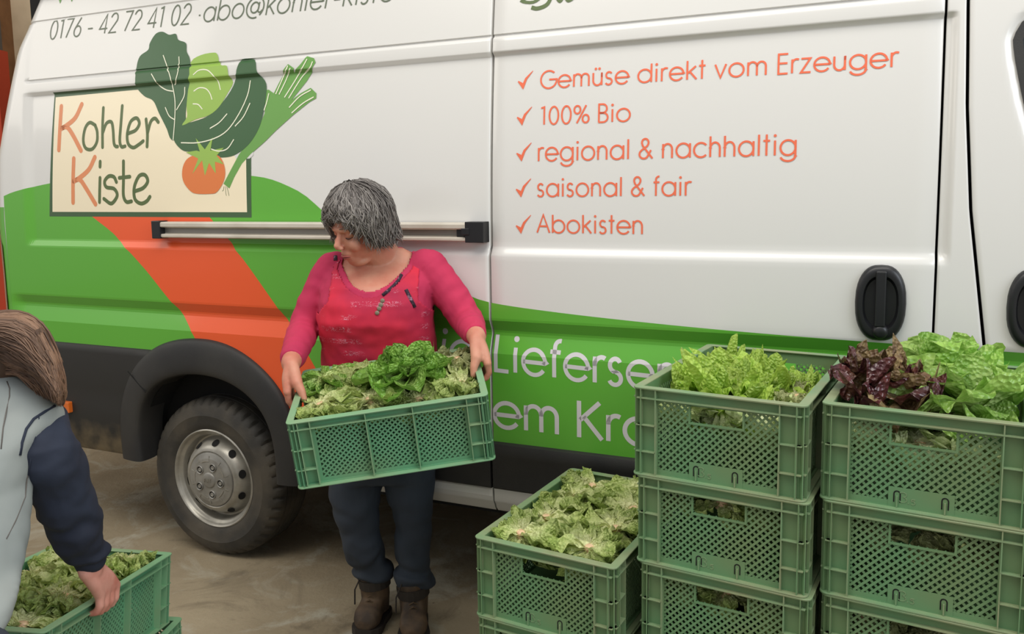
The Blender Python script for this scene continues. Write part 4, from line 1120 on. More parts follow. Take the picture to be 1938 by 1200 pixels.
LA = ['upturned oak-leaf lettuce in the near left corner of the low crate', 'upturned lettuce with pale stem in the near right corner of the low crate', 'upturned lettuce at the left wall of the low crate, second row',
      'upturned lettuce with pinkish stem on the right of the low crate, second row', 'upturned lettuce with pale ribs on the left of the low crate, third row', 'upturned lettuce beside the tall stack in the low crate, third row',
      'upturned lettuce in the far left corner of the low crate', 'upturned lettuce in the far right corner of the low crate']
fill(mA, GRID, H - .012, 'oak', 34, .135, LA, 'upturned lettuces in the low crate', 100)
LE = ['upturned lettuce nearest the vest in the lifted crate', 'upturned lettuce in the near right corner of the lifted crate', 'lettuce at the left wall of the lifted crate, second row', 'lettuce under the gripping hand in the lifted crate',
      'lettuce on the left of the lifted crate, third row', 'lettuce beside the navy cuff in the lifted crate', 'lettuce in the far left corner of the lifted crate', 'yellowish lettuce in the far right corner of the lifted crate']
fill(mE, GRID, H - .014, 'oak', 34, .135, LE, 'upturned lettuces in the lifted crate', 200)
# held crate: local x = depth side, local y = along; local -y is the image right? (rotated a quarter turn)
# local frame: x away (+) ... built with swap: u (image right) = -y? resolved below by axis vectors
RD3 = mD.to_3x3(); UDx = RD3.inverted() @ (Matrix.Rotation(DQ[3], 3, 'Z') @ rotv((DQ[4], DQ[5], 0)) @ Vector((1, 0, 0)))
UDy = RD3.inverted() @ (Matrix.Rotation(DQ[3], 3, 'Z') @ rotv((DQ[4], DQ[5], 0)) @ Vector((0, 1, 0)))
def dl(u, v, z): return Vector(UDx) * u + Vector(UDy) * v + Vector((0, 0, z))   # u image-right, v away, from the crate centre
LDh = [((-.20, -.09), 'oak', 'pale upturned lettuce at the near left end of the held crate'), ((-.20, .09), 'round', 'rounded green leaves at the far left end of the held crate'),
       ((-.055, -.10), 'oak', 'upturned lettuce at the near side of the held crate, left of the big head'), ((-.05, .10), 'oak', 'oak-leaf lettuce behind the left of the big head'),
       ((.10, .12), 'dull', 'lettuce hidden behind the big head in the held crate'), ((.215, -.08), 'oak', 'lettuce with pale ribs at the near right end of the held crate'), ((.215, .10), 'dull', 'dull brownish green lettuce under her left hand in the held crate')]
for i, ((u, v), kd, lb) in enumerate(LDh):
    head(mD, dl(u, v, H - .010 + (.012 if u > .2 and v > 0 else 0)), kd, 36, .135, lb, seed=300 + i, inv=True, tiltdir=((.25 if i % 2 else -.2), .1))
head(mD, dl(.085, -.115, H - .03), 'oak', 26, .11, 'small upturned lettuce at the near wall under the big head', seed=321, inv=True)
head(mD, dl(.055, -.020, H + .000), 'round', 38, .160, 'large round-leaved green lettuce lying on top in the held crate', seed=320, tmax=1.65)
# middle stack, top crate
head(mB, (-.035, -.10, H - .070), 'frilly', 34, .165, 'frilly yellow-green lettuce heaped at the front of the middle top crate', seed=401, tmax=1.7, Lr=(.85, 1.05))
head(mB, (.075, .02, H - .085), 'frilly', 30, .155, 'frilly yellow-green lettuce behind, right, in the middle top crate', seed=402, tmax=1.7)
head(mB, (-.06, .10, H - .075), 'frilly', 30, .155, 'frilly yellow-green lettuce at the back left of the middle top crate', seed=405, tmax=1.7)
head(mB, (.135, -.06, H - .045), 'dull', 24, .10, 'faded frilly lettuce against the right wall of the middle top crate', seed=403, inv=True)
fill(mB, [(-.10, -.20), (.0, -.20), (.10, -.20)], H - .055, 'pale', 30, .090, ['pale lettuce behind the lattice left of the slot of the middle top crate', 'pale lettuce seen in the slot of the middle top crate', 'pale lettuce behind the lattice right of the slot of the middle top crate'], 'pale lettuces behind the front lattice of the middle top crate', 410)
# right stack, top crate
head(mC, (-.100, -.120, H - .030), ['red', 'redback'], 26, .178, 'dark red-brown loose-leaf lettuce at the left of the right-hand crate', seed=501, tmax=1.7, Lr=(.8, 1.08))
head(mC, (.035, .05, H - .035), 'bib', 18, .200, 'big smooth-leaved green lettuce standing at the back of the right-hand crate', seed=502, tmax=1.6, Lr=(.85, 1.1))
head(mC, (.075, -.130, H - .060), 'bib', 18, .195, 'big smooth-leaved green lettuce at the front of the right-hand crate', seed=503, tmax=1.6, Lr=(.85, 1.1))
head(mC, (.155, .03, H - .04), 'oak', 26, .12, 'greyish green lettuce at the right edge of the view in the right-hand crate', seed=504, inv=True)
fill(mC, [(-.10, -.20), (.0, -.20), (.10, -.20)], H - .085, 'pale', 30, .095, ['pale lettuce behind the lattice left of the slot of the right-hand top crate', 'pale lettuce behind the slot of the right-hand top crate', 'pale lettuce behind the lattice right of the slot of the right-hand top crate'], 'pale lettuces behind the front lattice of the right-hand top crate', 510)
# heads in the lower crates, seen only through slot and lattice
for key, idx, lb in (('B', 3, 'second crate of the middle stack'), ('B', 2, 'third crate of the middle stack'), ('C', 3, 'second crate of the right-hand stack'), ('C', 2, 'third crate of the right-hand stack'), ('A', 1, 'second crate of the low stack')):
    mm_ = CR[key][idx].matrix_world.copy()
    fill(mm_, [(-.115, -.215), (.0, -.22), (.115, -.215), (-.06, -.09), (.06, -.09)], H - .060, 'dull' if key == 'C' else 'oak', 18, .100, [q + lb for q in ('lettuce behind the left of the front lattice, ', 'lettuce right behind the slot, ', 'lettuce behind the right of the front lattice, ', 'lettuce in the second row, left, ', 'lettuce in the second row, right, ')], 'lettuces inside the ' + lb, 600 + idx * 10 + ord(key))
# ================================================================== PEOPLE
M['skin'] = mat('skin', (206, 146, 122), 0.55, noise_scale=14, c2=(196, 124, 102), bump=0.12, bump_scale=160)
M['skin'].node_tree.nodes['Principled BSDF'].inputs['Subsurface Weight'].default_value = 0.12
M['skin'].node_tree.nodes['Principled BSDF'].inputs['Subsurface Scale'].default_value = 0.01
M['skin_hand'] = mat('skin_pink', (222, 160, 144), 0.55, noise_scale=16, c2=(208, 132, 116), bump=0.12, bump_scale=160)
M['lip'] = mat('lip', (176, 96, 88), 0.5)
M['lash'] = mat('lash', (70, 46, 40), 0.7)
M['brow'] = mat('brow', (128, 104, 92), 0.8)
M['sleeve'] = mat('sleeve', (192, 46, 84), 0.85, noise_scale=3, c2=(176, 40, 80), bump=0.25, bump_scale=30)
M['jeans'] = mat('jeans', (52, 60, 72), 0.85, noise_scale=4, c2=(42, 48, 58), bump=0.3, bump_scale=36)
M['boot'] = mat('boot', (96, 76, 56), 0.7, noise_scale=16, c2=(62, 50, 40), bump=0.35, bump_scale=60)
M['boot_dark'] = mat('boot_dark', (48, 42, 38), 0.7)
M['lace'] = mat('lace', (88, 70, 50), 0.8)
M['trim_black'] = mat('trim_black', (48, 30, 46), 0.8, noise_scale=90, c2=(150, 110, 130), lo=.58, hi=.66)
M['button'] = mat('button', (132, 122, 104), 0.4)
M['vest'] = mat('vest', (146, 152, 150), 0.85, noise_scale=3, c2=(128, 136, 136), bump=0.2, bump_scale=14)
M['navy'] = mat('navy', (40, 48, 66), 0.85, noise_scale=5, c2=(32, 38, 54), bump=0.5, bump_scale=16)
def tunic_mat():
    m = mat('tunic', (206, 34, 62), 0.8, noise_scale=4.5, c2=(168, 28, 66), bump=0.15, bump_scale=24)
    N, L = nodes_of(m); b = N['Principled BSDF']; tc = N.new('ShaderNodeTexCoord')
    src = b.inputs['Base Color'].links[0].from_socket
    mp = N.new('ShaderNodeMapping'); mp.inputs['Scale'].default_value = (34, 34, 78); L.new(tc.outputs['Object'], mp.inputs['Vector'])
    n = N.new('ShaderNodeTexNoise'); n.inputs['Scale'].default_value = 1.0; n.inputs['Detail'].default_value = 3; n.inputs['Distortion'].default_value = 1.6; L.new(mp.outputs[0], n.inputs['Vector'])
    sub = N.new('ShaderNodeMath'); sub.operation = 'SUBTRACT'; sub.inputs[1].default_value = .5; L.new(n.outputs['Fac'], sub.inputs[0])
    ab = N.new('ShaderNodeMath'); ab.operation = 'ABSOLUTE'; L.new(sub.outputs[0], ab.inputs[0])
    ln = N.new('ShaderNodeMapRange'); ln.inputs['From Min'].default_value = .020; ln.inputs['From Max'].default_value = .006; L.new(ab.outputs[0], ln.inputs['Value'])
    n2 = N.new('ShaderNodeTexNoise'); n2.inputs['Scale'].default_value = 7; n2.inputs['Detail'].default_value = 2; L.new(tc.outputs['Object'], n2.inputs['Vector'])
    pt = N.new('ShaderNodeMapRange'); pt.inputs['From Min'].default_value = .52; pt.inputs['From Max'].default_value = .60; L.new(n2.outputs['Fac'], pt.inputs['Value'])
    sz = N.new('ShaderNodeSeparateXYZ'); L.new(tc.outputs['Object'], sz.inputs[0])
    wv = N.new('ShaderNodeMath'); wv.operation = 'SINE'; k = N.new('ShaderNodeMath'); k.operation = 'MULTIPLY'; k.inputs[1].default_value = 150; L.new(sz.outputs['Z'], k.inputs[0]); L.new(k.outputs[0], wv.inputs[0])
    wr = N.new('ShaderNodeMapRange'); wr.inputs['From Min'].default_value = .1; wr.inputs['From Max'].default_value = .5; L.new(wv.outputs[0], wr.inputs['Value'])
    a1 = N.new('ShaderNodeMath'); a1.operation = 'MULTIPLY'; L.new(ln.outputs[0], a1.inputs[0]); L.new(pt.outputs[0], a1.inputs[1])
    a2 = N.new('ShaderNodeMath'); a2.operation = 'MULTIPLY'; L.new(a1.outputs[0], a2.inputs[0]); L.new(wr.outputs[0], a2.inputs[1])
    a3 = N.new('ShaderNodeMath'); a3.operation = 'MULTIPLY'; a3.inputs[1].default_value = .75; L.new(a2.outputs[0], a3.inputs[0])
    mx = N.new('ShaderNodeMix'); mx.data_type = 'RGBA'; L.new(a3.outputs[0], mx.inputs[0]); L.new(src, mx.inputs[6]); mx.inputs[7].default_value = (*lin((226, 178, 200)), 1)
    L.new(mx.outputs[2], b.inputs['Base Color']); return m
M['tunic'] = tunic_mat()
def hair_mat(name, dark, light):
    m = bpy.data.materials.new(name); m.use_nodes = True; N, L = nodes_of(m); b = N['Principled BSDF']
    at_ = N.new('ShaderNodeAttribute'); at_.attribute_name = 'shade'
    mx = N.new('ShaderNodeMix'); mx.data_type = 'RGBA'; mx.inputs[6].default_value = (*lin(dark), 1); mx.inputs[7].default_value = (*lin(light), 1)
    L.new(at_.outputs['Fac'], mx.inputs[0]); L.new(mx.outputs[2], b.inputs['Base Color']); b.inputs['Roughness'].default_value = .5; return m
M['hair_grey'] = hair_mat('hair_grey', (78, 72, 70), (158, 152, 146))
M['hair_brown'] = hair_mat('hair_brown', (66, 48, 38), (152, 118, 94))

def remesh(name, mb, voxel, m, parent, smooth_it=4, cut=None, thick=None, disp=None, label=None):
    """one continuous skin out of overlapping closed shapes"""
    me = mb.mesh(name, None); o = bpy.data.objects.new(name, me); COL.objects.link(o)
    r = o.modifiers.new('r', 'REMESH'); r.mode = 'VOXEL'; r.voxel_size = voxel
    s = o.modifiers.new('s', 'SMOOTH'); s.factor = .5; s.iterations = smooth_it
    dg = bpy.context.evaluated_depsgraph_get(); dg.update()
    me2 = bpy.data.meshes.new_from_object(o.evaluated_get(dg)); bpy.data.objects.remove(o)
    bm = bmesh.new(); bm.from_mesh(me2)
    if disp:
        bm.normal_update()
        for v in bm.verts: v.co += v.normal * disp(v.co)
    if cut: bmesh.ops.delete(bm, geom=[f for f in bm.faces if cut(f.calc_center_median())], context='FACES')
    for f in bm.faces: f.smooth = True
    bm.to_mesh(me2); bm.free(); me2.materials.clear(); me2.materials.append(m); me2.name = name
    o2 = bpy.data.objects.new(name, me2); COL.objects.link(o2)
    if thick: t = o2.modifiers.new('t', 'SOLIDIFY'); t.thickness = thick; t.offset = -1
    if parent: o2.parent = parent; o2.matrix_parent_inverse = parent.matrix_world.inverted()
    if label: o2['label'] = label
    return o2
def loft(mb, secs, n=28, pw=2.3):
    """secs: (centre, rx, ry, yaw)"""
    v = []; f = []
    for c, rx, ry, yw in secs:
        c = Vector(c)
        for k in range(n):
            a = 2 * PI * k / n; ca, sa = math.cos(a), math.sin(a)
            x = math.copysign(abs(ca) ** (2 / pw), ca) * rx; y = math.copysign(abs(sa) ** (2 / pw), sa) * ry
            v.append(c + Vector((x * math.cos(yw) - y * math.sin(yw), x * math.sin(yw) + y * math.cos(yw), 0)))
    m_ = len(secs)
    for i in range(m_ - 1):
        for k in range(n): f.append((i * n + k, i * n + (k + 1) % n, (i + 1) * n + (k + 1) % n, (i + 1) * n + k))
    f.append(tuple(range(n - 1, -1, -1))); f.append(tuple((m_ - 1) * n + k for k in range(n)))
    return mb.add(v, f)
def chain(mb, pts, rads, n=14):
    """round-ended limb"""
    P = [Vector(p) for p in pts]
    Q = [tuple(p) for p in smooth_curve3(P)] ; Rr = np.interp(np.linspace(0, len(rads) - 1, len(Q)), range(len(rads)), rads)
    mb.tube(Q, list(Rr), n)
    mb.ball(P[0], rads[0], 14, 8); mb.ball(P[-1], rads[-1], 14, 8)
def smooth_curve3(P, n=5):
    out = []; N = len(P)
    for i in range(N - 1):
        p0 = P[i - 1] if i > 0 else P[0] * 2 - P[1]; p1, p2 = P[i], P[i + 1]; p3 = P[i + 2] if i + 2 < N else p2 * 2 - p1
        for k in range(n):
            t = k / n; out.append(.5 * ((2 * p1) + (p2 - p0) * t + (2 * p0 - 5 * p1 + 4 * p2 - p3) * t * t + (-p0 + 3 * p1 - 3 * p2 + p3) * t ** 3))
    out.append(P[-1]); return out
def hand(mb, wrist, G_, out, up, fr, s=1.0, inner=True, curl=1.0, thumb=None, kn=None):
    out, up, fr = [Vector(q).normalized() for q in (out, up, fr)]; G_ = Vector(G_); wrist = Vector(wrist)
    tips = []
    for i in range(4):
        off = (1.5 - i) * .0212 * s; ll = (.82, .92, .88, .72)[i] * s
        K = (Vector(kn) if kn else G_ + out * .024 * s + up * .016 * s) + fr * off - up * abs(i - 1.3) * .003
        W0 = wrist + fr * off * .55
        chain(mb, [W0, (W0 + K) / 2 + out * .004, K], [.0190 * s, .0175 * s, .0135 * s], 10)
        P1 = K + (out * .002 - up * .036) * ll; P2 = P1 + (out * -.012 - up * .022) * ll; P3 = P2 + (out * -.018 - up * .006) * ll
        chain(mb, [K, P1], [.0118 * s, .0104 * s], 10); chain(mb, [P1, P2], [.0104 * s, .0094 * s], 10); chain(mb, [P2, P3], [.0094 * s, .0082 * s], 10)
    T = thumb or [wrist + fr * .018 * s - out * .006, G_ + up * .034 * s - out * .008 + fr * .030 * s, G_ - out * .020 * s + up * .010 * s + fr * .045 * s, G_ - out * .024 * s - up * .012 * s + fr * .052 * s]
    chain(mb, T[:2], [.0200 * s, .0180 * s], 12); chain(mb, T[1:3], [.0170 * s, .0128 * s], 12); chain(mb, T[2:4], [.0125 * s, .0104 * s], 12)
    nail = MB(); d = (Vector(T[3]) - Vector(T[2])).normalized()
    nail.ball(Vector(T[3]) - d * .001 + (-out * .2 + Vector((0, -.8, .3))).normalized() * .0062, (.0052, .0035, .0062), 10, 6)
    return nail
def strands(name, gen, count, m, parent, rad=.0035, seed=3, n=4, label=None, base=None):
    rnd = random.Random(seed); v = []; f = []; sh = []
    for q in range(count):
        P, r_, s_ = gen(rnd)
        mb = MB(); k = len(P); rr = [r_ * rad * (.55 + .45 * math.sin(PI * min(1, (i + .6) / k))) * (1 if i < k - 1 else .3) for i in range(k)]
        mb.tube(P, rr, n, cap=False, flat=.6)
        o = len(v); v += mb.v; f += [tuple(a + o for a in t) for t in mb.f]; sh += [s_ * (.75 + .25 * (i // n) / k) for i in range(len(mb.v))]
    if base:
        o = len(v); v += base.v; f += [tuple(a + o for a in t) for t in base.f]; sh += [.05] * len(base.v)
    me = bpy.data.meshes.new(name); me.from_pydata([tuple(p) for p in v], [], f); me.polygons.foreach_set('use_smooth', [True] * len(f))
    a = me.attributes.new('shade', 'FLOAT', 'POINT'); a.data.foreach_set('value', sh); me.materials.append(m)
    o = bpy.data.objects.new(name, me); COL.objects.link(o)
    if parent: o.parent = parent; o.matrix_parent_inverse = parent.matrix_world.inverted()
    if label: o['label'] = label
    return o

# ------------------------------------------------------------------ the woman
woman = empty('person', 'grey-haired woman in a red top and jeans holding a lettuce crate before the van', 'person', (-.45, 2.84, 0))
bpy.context.view_layer.update()
YT = 2.815
def c_(px0, px1, py, Y=YT):
    a, b = at(px0, py, Y), at(px1, py, Y); return Vector(((a.x + b.x) / 2, Y, (a.z + b.z) / 2)), (b.x - a.x) / 2
def torso(grow=0.0, lo=900, hi=462):
    rows = [(905, 621, 822, .115), (860, 618, 830, .105), (800, 616, 832, .105), (740, 617, 832, .108), (690, 617, 829, .118), (640, 616, 822, .128), (600, 613, 818, .142), (565, 612, 820, .138), (535, 612, 824, .122), (512, 614, 826, .100), (496, 626, 812, .078), (482, 655, 790, .066), (470, 682, 768, .056)]
    secs = []
    for py, a, b, ry in rows:
        if hi <= py <= lo:
            c, rx = c_(a, b, py); c.y = 2.922 - max(ry, .09) - .012; secs.append((c, rx + grow, ry + grow, -.12))
    return secs
F_ = Vector((-.62, -.71, -.335)).normalized(); U_ = Vector((0, 0, 1)); U_ = (U_ - F_ * U_.dot(F_)).normalized(); S_ = F_.cross(U_).normalized()
roll = Matrix.Rotation(math.radians(-4), 3, F_); U_ = roll @ U_; S_ = roll @ S_
HC = at(678, 429, 2.715)
def hp(s, f, u): return HC + S_ * s + F_ * f + U_ * u
HR = Matrix((S_, F_, U_)).transposed()
def hb(mb, s, f, u, r): mb.ball(hp(s, f, u), r, 20, 14, HR)
Rd = Matrix.Rotation(DQ[3], 3, 'Z') @ rotv((DQ[4], DQ[5], 0)); D0 = Vector(DQ[:3])
eU, eV, eW = Rd @ Vector((1, 0, 0)), Rd @ Vector((0, 1, 0)), Rd @ Vector((0, 0, 1))
GL = D0 + eV * .250 + eU * .004; GR = D0 + eV * .250 + eU * .566
WL = GL + eW * .080 - eU * .010 + eV * .030; WR = GR + eW * .078 + eU * .004 + eV * .035
SHL, SHR = at(628, 512, 2.83), at(812, 508, 2.785)
ELL, ELR = at(575, 622, 2.80), at(884, 606, 2.735)
body = MB()
loft(body, torso(-.010))
hb(body, 0, -.018, .030, (.076, .094, .088)); hb(body, 0, .030, -.035, (.058, .052, .074)); hb(body, 0, .046, -.088, (.034, .030, .024)); hb(body, 0, .012, -.068, (.058, .056, .042))
for s in (-1, 1):
    hb(body, s * .033, .058, -.036, (.025, .022, .026)); hb(body, s * .030, .063, .001, (.0155, .0125, .0105)); hb(body, s * .009, .096, -.037, (.008, .010, .007))
    hb(body, s * .076, -.005, -.015, (.010, .018, .030))
body.tube([hp(0, .074, .010), hp(0, .090, -.010), hp(0, .103, -.028), hp(0, .100, -.038)], [.008, .0095, .012, .009], 12)
body.tube([hp(-.05, .062, .019), hp(-.02, .077, .020), hp(.02, .077, .020), hp(.05, .062, .019)], [.008, .010, .010, .008], 10)
hb(body, 0, .075, -.064, (.024, .012, .012)); hb(body, 0, .072, -.078, (.021, .012, .008)); hb(body, 0, .028, -.104, (.042, .040, .022))
chain(body, [hp(0, -.02, -.06), at(722, 485, 2.80), at(724, 520, 2.83)], [.062, .064, .078], 20)
for SH, EL, WR_ in ((SHL, ELL, WL), (SHR, ELR, WR)):
    chain(body, [SH, (SH + EL) / 2, EL], [.046, .042, .038]); chain(body, [EL, (EL + WR_) / 2, WR_], [.040, .035, .030])
nl1 = hand(body, WL, GL, -eU, eW, -eV, 1.0); nl2 = hand(body, WR, GR, eU, eW, -eV, 1.0)
hipL, hipR = at(672, 850, 2.83), at(775, 850, 2.83)
knL, knR = at(678, 990, 2.80), at(783, 985, 2.80)
anL, anR = at(710, 1104, 2.82), at(783, 1122, 2.78)
for a, b, c in ((hipL, knL, anL), (hipR, knR, anR)): chain(body, [a, b], [.075, .055]); chain(body, [b, b + (c - b) * .8], [.055, .036])
remesh('body', body, .0042, M['skin'], woman, 3, label='skin of face, chest and hands')
nb = MB(); nb.v = nl1.v + nl2.v; nb.f = nl1.f + [tuple(i + len(nl1.v) for i in t) for t in nl2.f]
n1 = nl1.build('thumb_nail', M['skin_hand'], None, True); n2 = nl2.build('thumb_nail', M['skin_hand'], None, True)
for n_ in (n1, n2): n_.parent = woman; n_.matrix_parent_inverse = woman.matrix_world.inverted()
def wpart(mb, name, m, label=None, smooth=True):
    o = mb.build(name, m, None, smooth, label); o.parent = woman; o.matrix_parent_inverse = woman.matrix_world.inverted(); return o
for s in (-1, 1):
    mb = MB(); mb.tube([hp(s * .046, .066, -.006), hp(s * .038, .0735, -.0095), hp(s * .030, .0760, -.0105), hp(s * .020, .0745, -.0085), hp(s * .015, .071, -.005)], [.0008, .0018, .0022, .0018, .0008], 6); wpart(mb, 'eyelashes', M['lash'])
    mb = MB(); mb.tube([hp(s * .050, .068, .024), hp(s * .036, .0830, .031), hp(s * .018, .0880, .027)], [.0012, .0026, .0018], 6); wpart(mb, 'eyebrow', M['brow'])
mb = MB(); mb.tube([hp(-.023, .079, -.072), hp(-.010, .0875, -.0690), hp(0, .0890, -.0705), hp(.010, .0875, -.0690), hp(.023, .079, -.072)], [.001, .0036, .0034, .0036, .001], 8); wpart(mb, 'upper_lip', M['lip'])
mb = MB(); mb.tube([hp(-.020, .0785, -.0755), hp(0, .0865, -.0790), hp(.020, .0785, -.0755)], [.001, .0048, .001], 8); wpart(mb, 'lower_lip', M['lip'])
mb = MB(); mb.tube([hp(-.017, .082, -.0725), hp(0, .0895, -.0742), hp(.017, .082, -.0725)], [.0006, .0020, .0006], 6); wpart(mb, 'mouth', M['lash'])
# top: sleeves and back, scoop neck
def wr(p, k=1.0, sc=1.0):
    return .0045 * k * noise.noise(Vector((p.x * 9, p.y * 9, p.z * 22)) * sc) + .003 * k * noise.noise(p * 30)
NK = c_(650, 768, 500)[0]
def scoop(p, w=.115, d=.0, bot=546):
    zb = at(700, bot, 2.75).z
    cx = at(705, 500, 2.75).x + (p.z - zb) * .10
    dz = p.z - zb
    if dz < 0: return False
    return abs(p.x - cx) < w * min(1, (dz / .085)) ** .5
shirt = MB(); loft(shirt, torso(.004, 860, 462))
chain(shirt, [SHL + Vector((.03, 0, .0)), SHL, (SHL + ELL) / 2 + Vector((-.006, 0, 0)), ELL], [.058, .062, .058, .053], 18)
chain(shirt, [SHR + Vector((-.03, 0, .0)), SHR, (SHR + ELR) / 2 + Vector((.006, 0, 0)), ELR], [.058, .064, .060, .055], 18)
for EL, W__ in ((ELL, WL), (ELR, WR)):
    d = (W__ - EL).normalized(); E2 = W__ - d * .022
    shirt.tube([EL, EL + (E2 - EL) * .3, EL + (E2 - EL) * .6, EL + (E2 - EL) * .85, E2], [.053, .051, .046, .040, .037], 18); shirt.ball(EL, .053, 16, 10)
def slv(p):
    k = 1.0
    for SH, EL, W__ in ((SHL, ELL, WL), (SHR, ELR, WR)):
        for a, b in ((SH, EL), (EL, W__)):
            ab = b - a; t = (p - a).dot(ab) / ab.length_squared
            if 0 < t < 1.05 and (p - a - ab * t).length < .09:
                return .0028 * math.sin(t * 26 + 3 * noise.noise(p * 14) + p.x * 20) * (0.4 + .6 * noise.noise(p * 9 + Vector((5, 1, 2)))) + .002 * noise.noise(p * 30)
    return wr(p)
remesh('long_sleeved_top', shirt, .006, M['sleeve'], woman, 4, cut=lambda p: (p.y < 2.86 and scoop(p, .118)) or p.z > at(700, 466, 2.8).z or min((p - WL).length, (p - WR).length) < .030, thick=.003, disp=slv, label='crimson long-sleeved top')
tun = MB(); loft(tun, torso(.010, 860, 462))
TC = c_(617, 822, 560)[0]
zA = at(700, 590, 2.75).z
def tcut(p):
    if p.y > 2.93: return False
    if p.y < 2.87 and scoop(p, .128, bot=556): return True
    if p.z > at(700, 478, 2.8).z: return True
    return p.z > zA and abs(p.x - TC.x) > .148 + max(0, (.05 - (p.z - zA))) * .9
remesh('tunic', tun, .006, M['tunic'], woman, 4, cut=tcut, thick=.002, disp=lambda p: wr(p, .9), label='red printed sleeveless tunic over the long-sleeved top')
# dark trims of the tunic
dgr = bpy.context.evaluated_depsgraph_get(); dgr.update()
tun_o = bpy.data.objects.get('tunic'); shirt_o = bpy.data.objects.get('long_sleeved_top')
def surf(px, py, objs=None):
    O = Vector((0, 0, CAM_H)); d = Vector(px_ray(px, py)).normalized()
    best = None
    for o in (objs or (tun_o, shirt_o)):
        ok, loc, nor, idx = o.ray_cast(o.matrix_world.inverted() @ O, (o.matrix_world.inverted().to_3x3() @ d))
        if ok:
            w = o.matrix_world @ loc
            if best is None or (w - O).length < (best - O).length: best = w
    return best
def trim_line(pxs, w, name, m):
    pts = [surf(*p) for p in pxs]; pts = [p for p in pts if p is not None]
    if len(pts) > 1:
        mb = MB(); mb.tube([p + Vector((0, -.001, 0)) for p in pts], w, 6, flat=.5, up=(0, -1, 0)); wpart(mb, name, m)
for i, (a, b) in enumerate(((724, 569), (721, 577), (718, 584), (714, 592))):
    zc = surf(a, b) + Vector((0, -.001, 0)); mb = MB(); mb.lathe([(.0, -.004), (.006, -.0045), (.0072, -.003), (.0072, .003)], 14, 'y', (zc.x, zc.y, zc.z)); wpart(mb, 'button', M['button'])
trim_line([(765, 497), (764, 508), (760, 520), (754, 531), (745, 541), (735, 550), (724, 559)], .0062, 'neck_trim', M['trim_black'])
trim_line([(768, 548), (773, 558), (779, 570), (785, 582)], .0075, 'strap_trim', M['trim_black'])
trim_line([(635, 484), (635, 493)], .007, 'strap_trim', M['trim_black'])
for o, lb in ((tun_o, 't'),): pass
# jeans
jn = MB(); loft(jn, [(c_(622, 822, 905)[0] + Vector((0, .02, 0)), .17, .12, 0), (c_(620, 822, 860)[0] + Vector((0, .02, 0)), .18, .125, 0), (c_(620, 826, 800)[0] + Vector((0, .02, 0)), .182, .128, 0)])
chain(jn, [at(674, 870, 2.83), at(672, 925, 2.82), knL, (knL + anL) / 2, at(706, 1080, 2.83)], [.098, .094, .074, .070, .058], 20)
chain(jn, [at(775, 870, 2.83), at(776, 925, 2.82), knR, (knR + anR) / 2, at(784, 1092, 2.79)], [.098, .088, .068, .062, .056], 20)
jn.tube([at(705, 1064, 2.83), at(708, 1094, 2.83)], [.070, .067], 20); jn.tube([at(784, 1080, 2.79), at(785, 1112, 2.79)], [.067, .065], 20)
def jdisp(p):
    z = p.z; low = sst(.42, .12, z) if False else max(0, min(1, (.40 - z) / .25))
    return .008 * math.sin(z * (70 + 90 * low) + 4 * noise.noise(p * 12)) * (.25 + low) + .004 * noise.noise(p * 18)
remesh('jeans', jn, .007, M['jeans'], woman, 4, disp=jdisp, label='dark blue jeans with rolled hems')
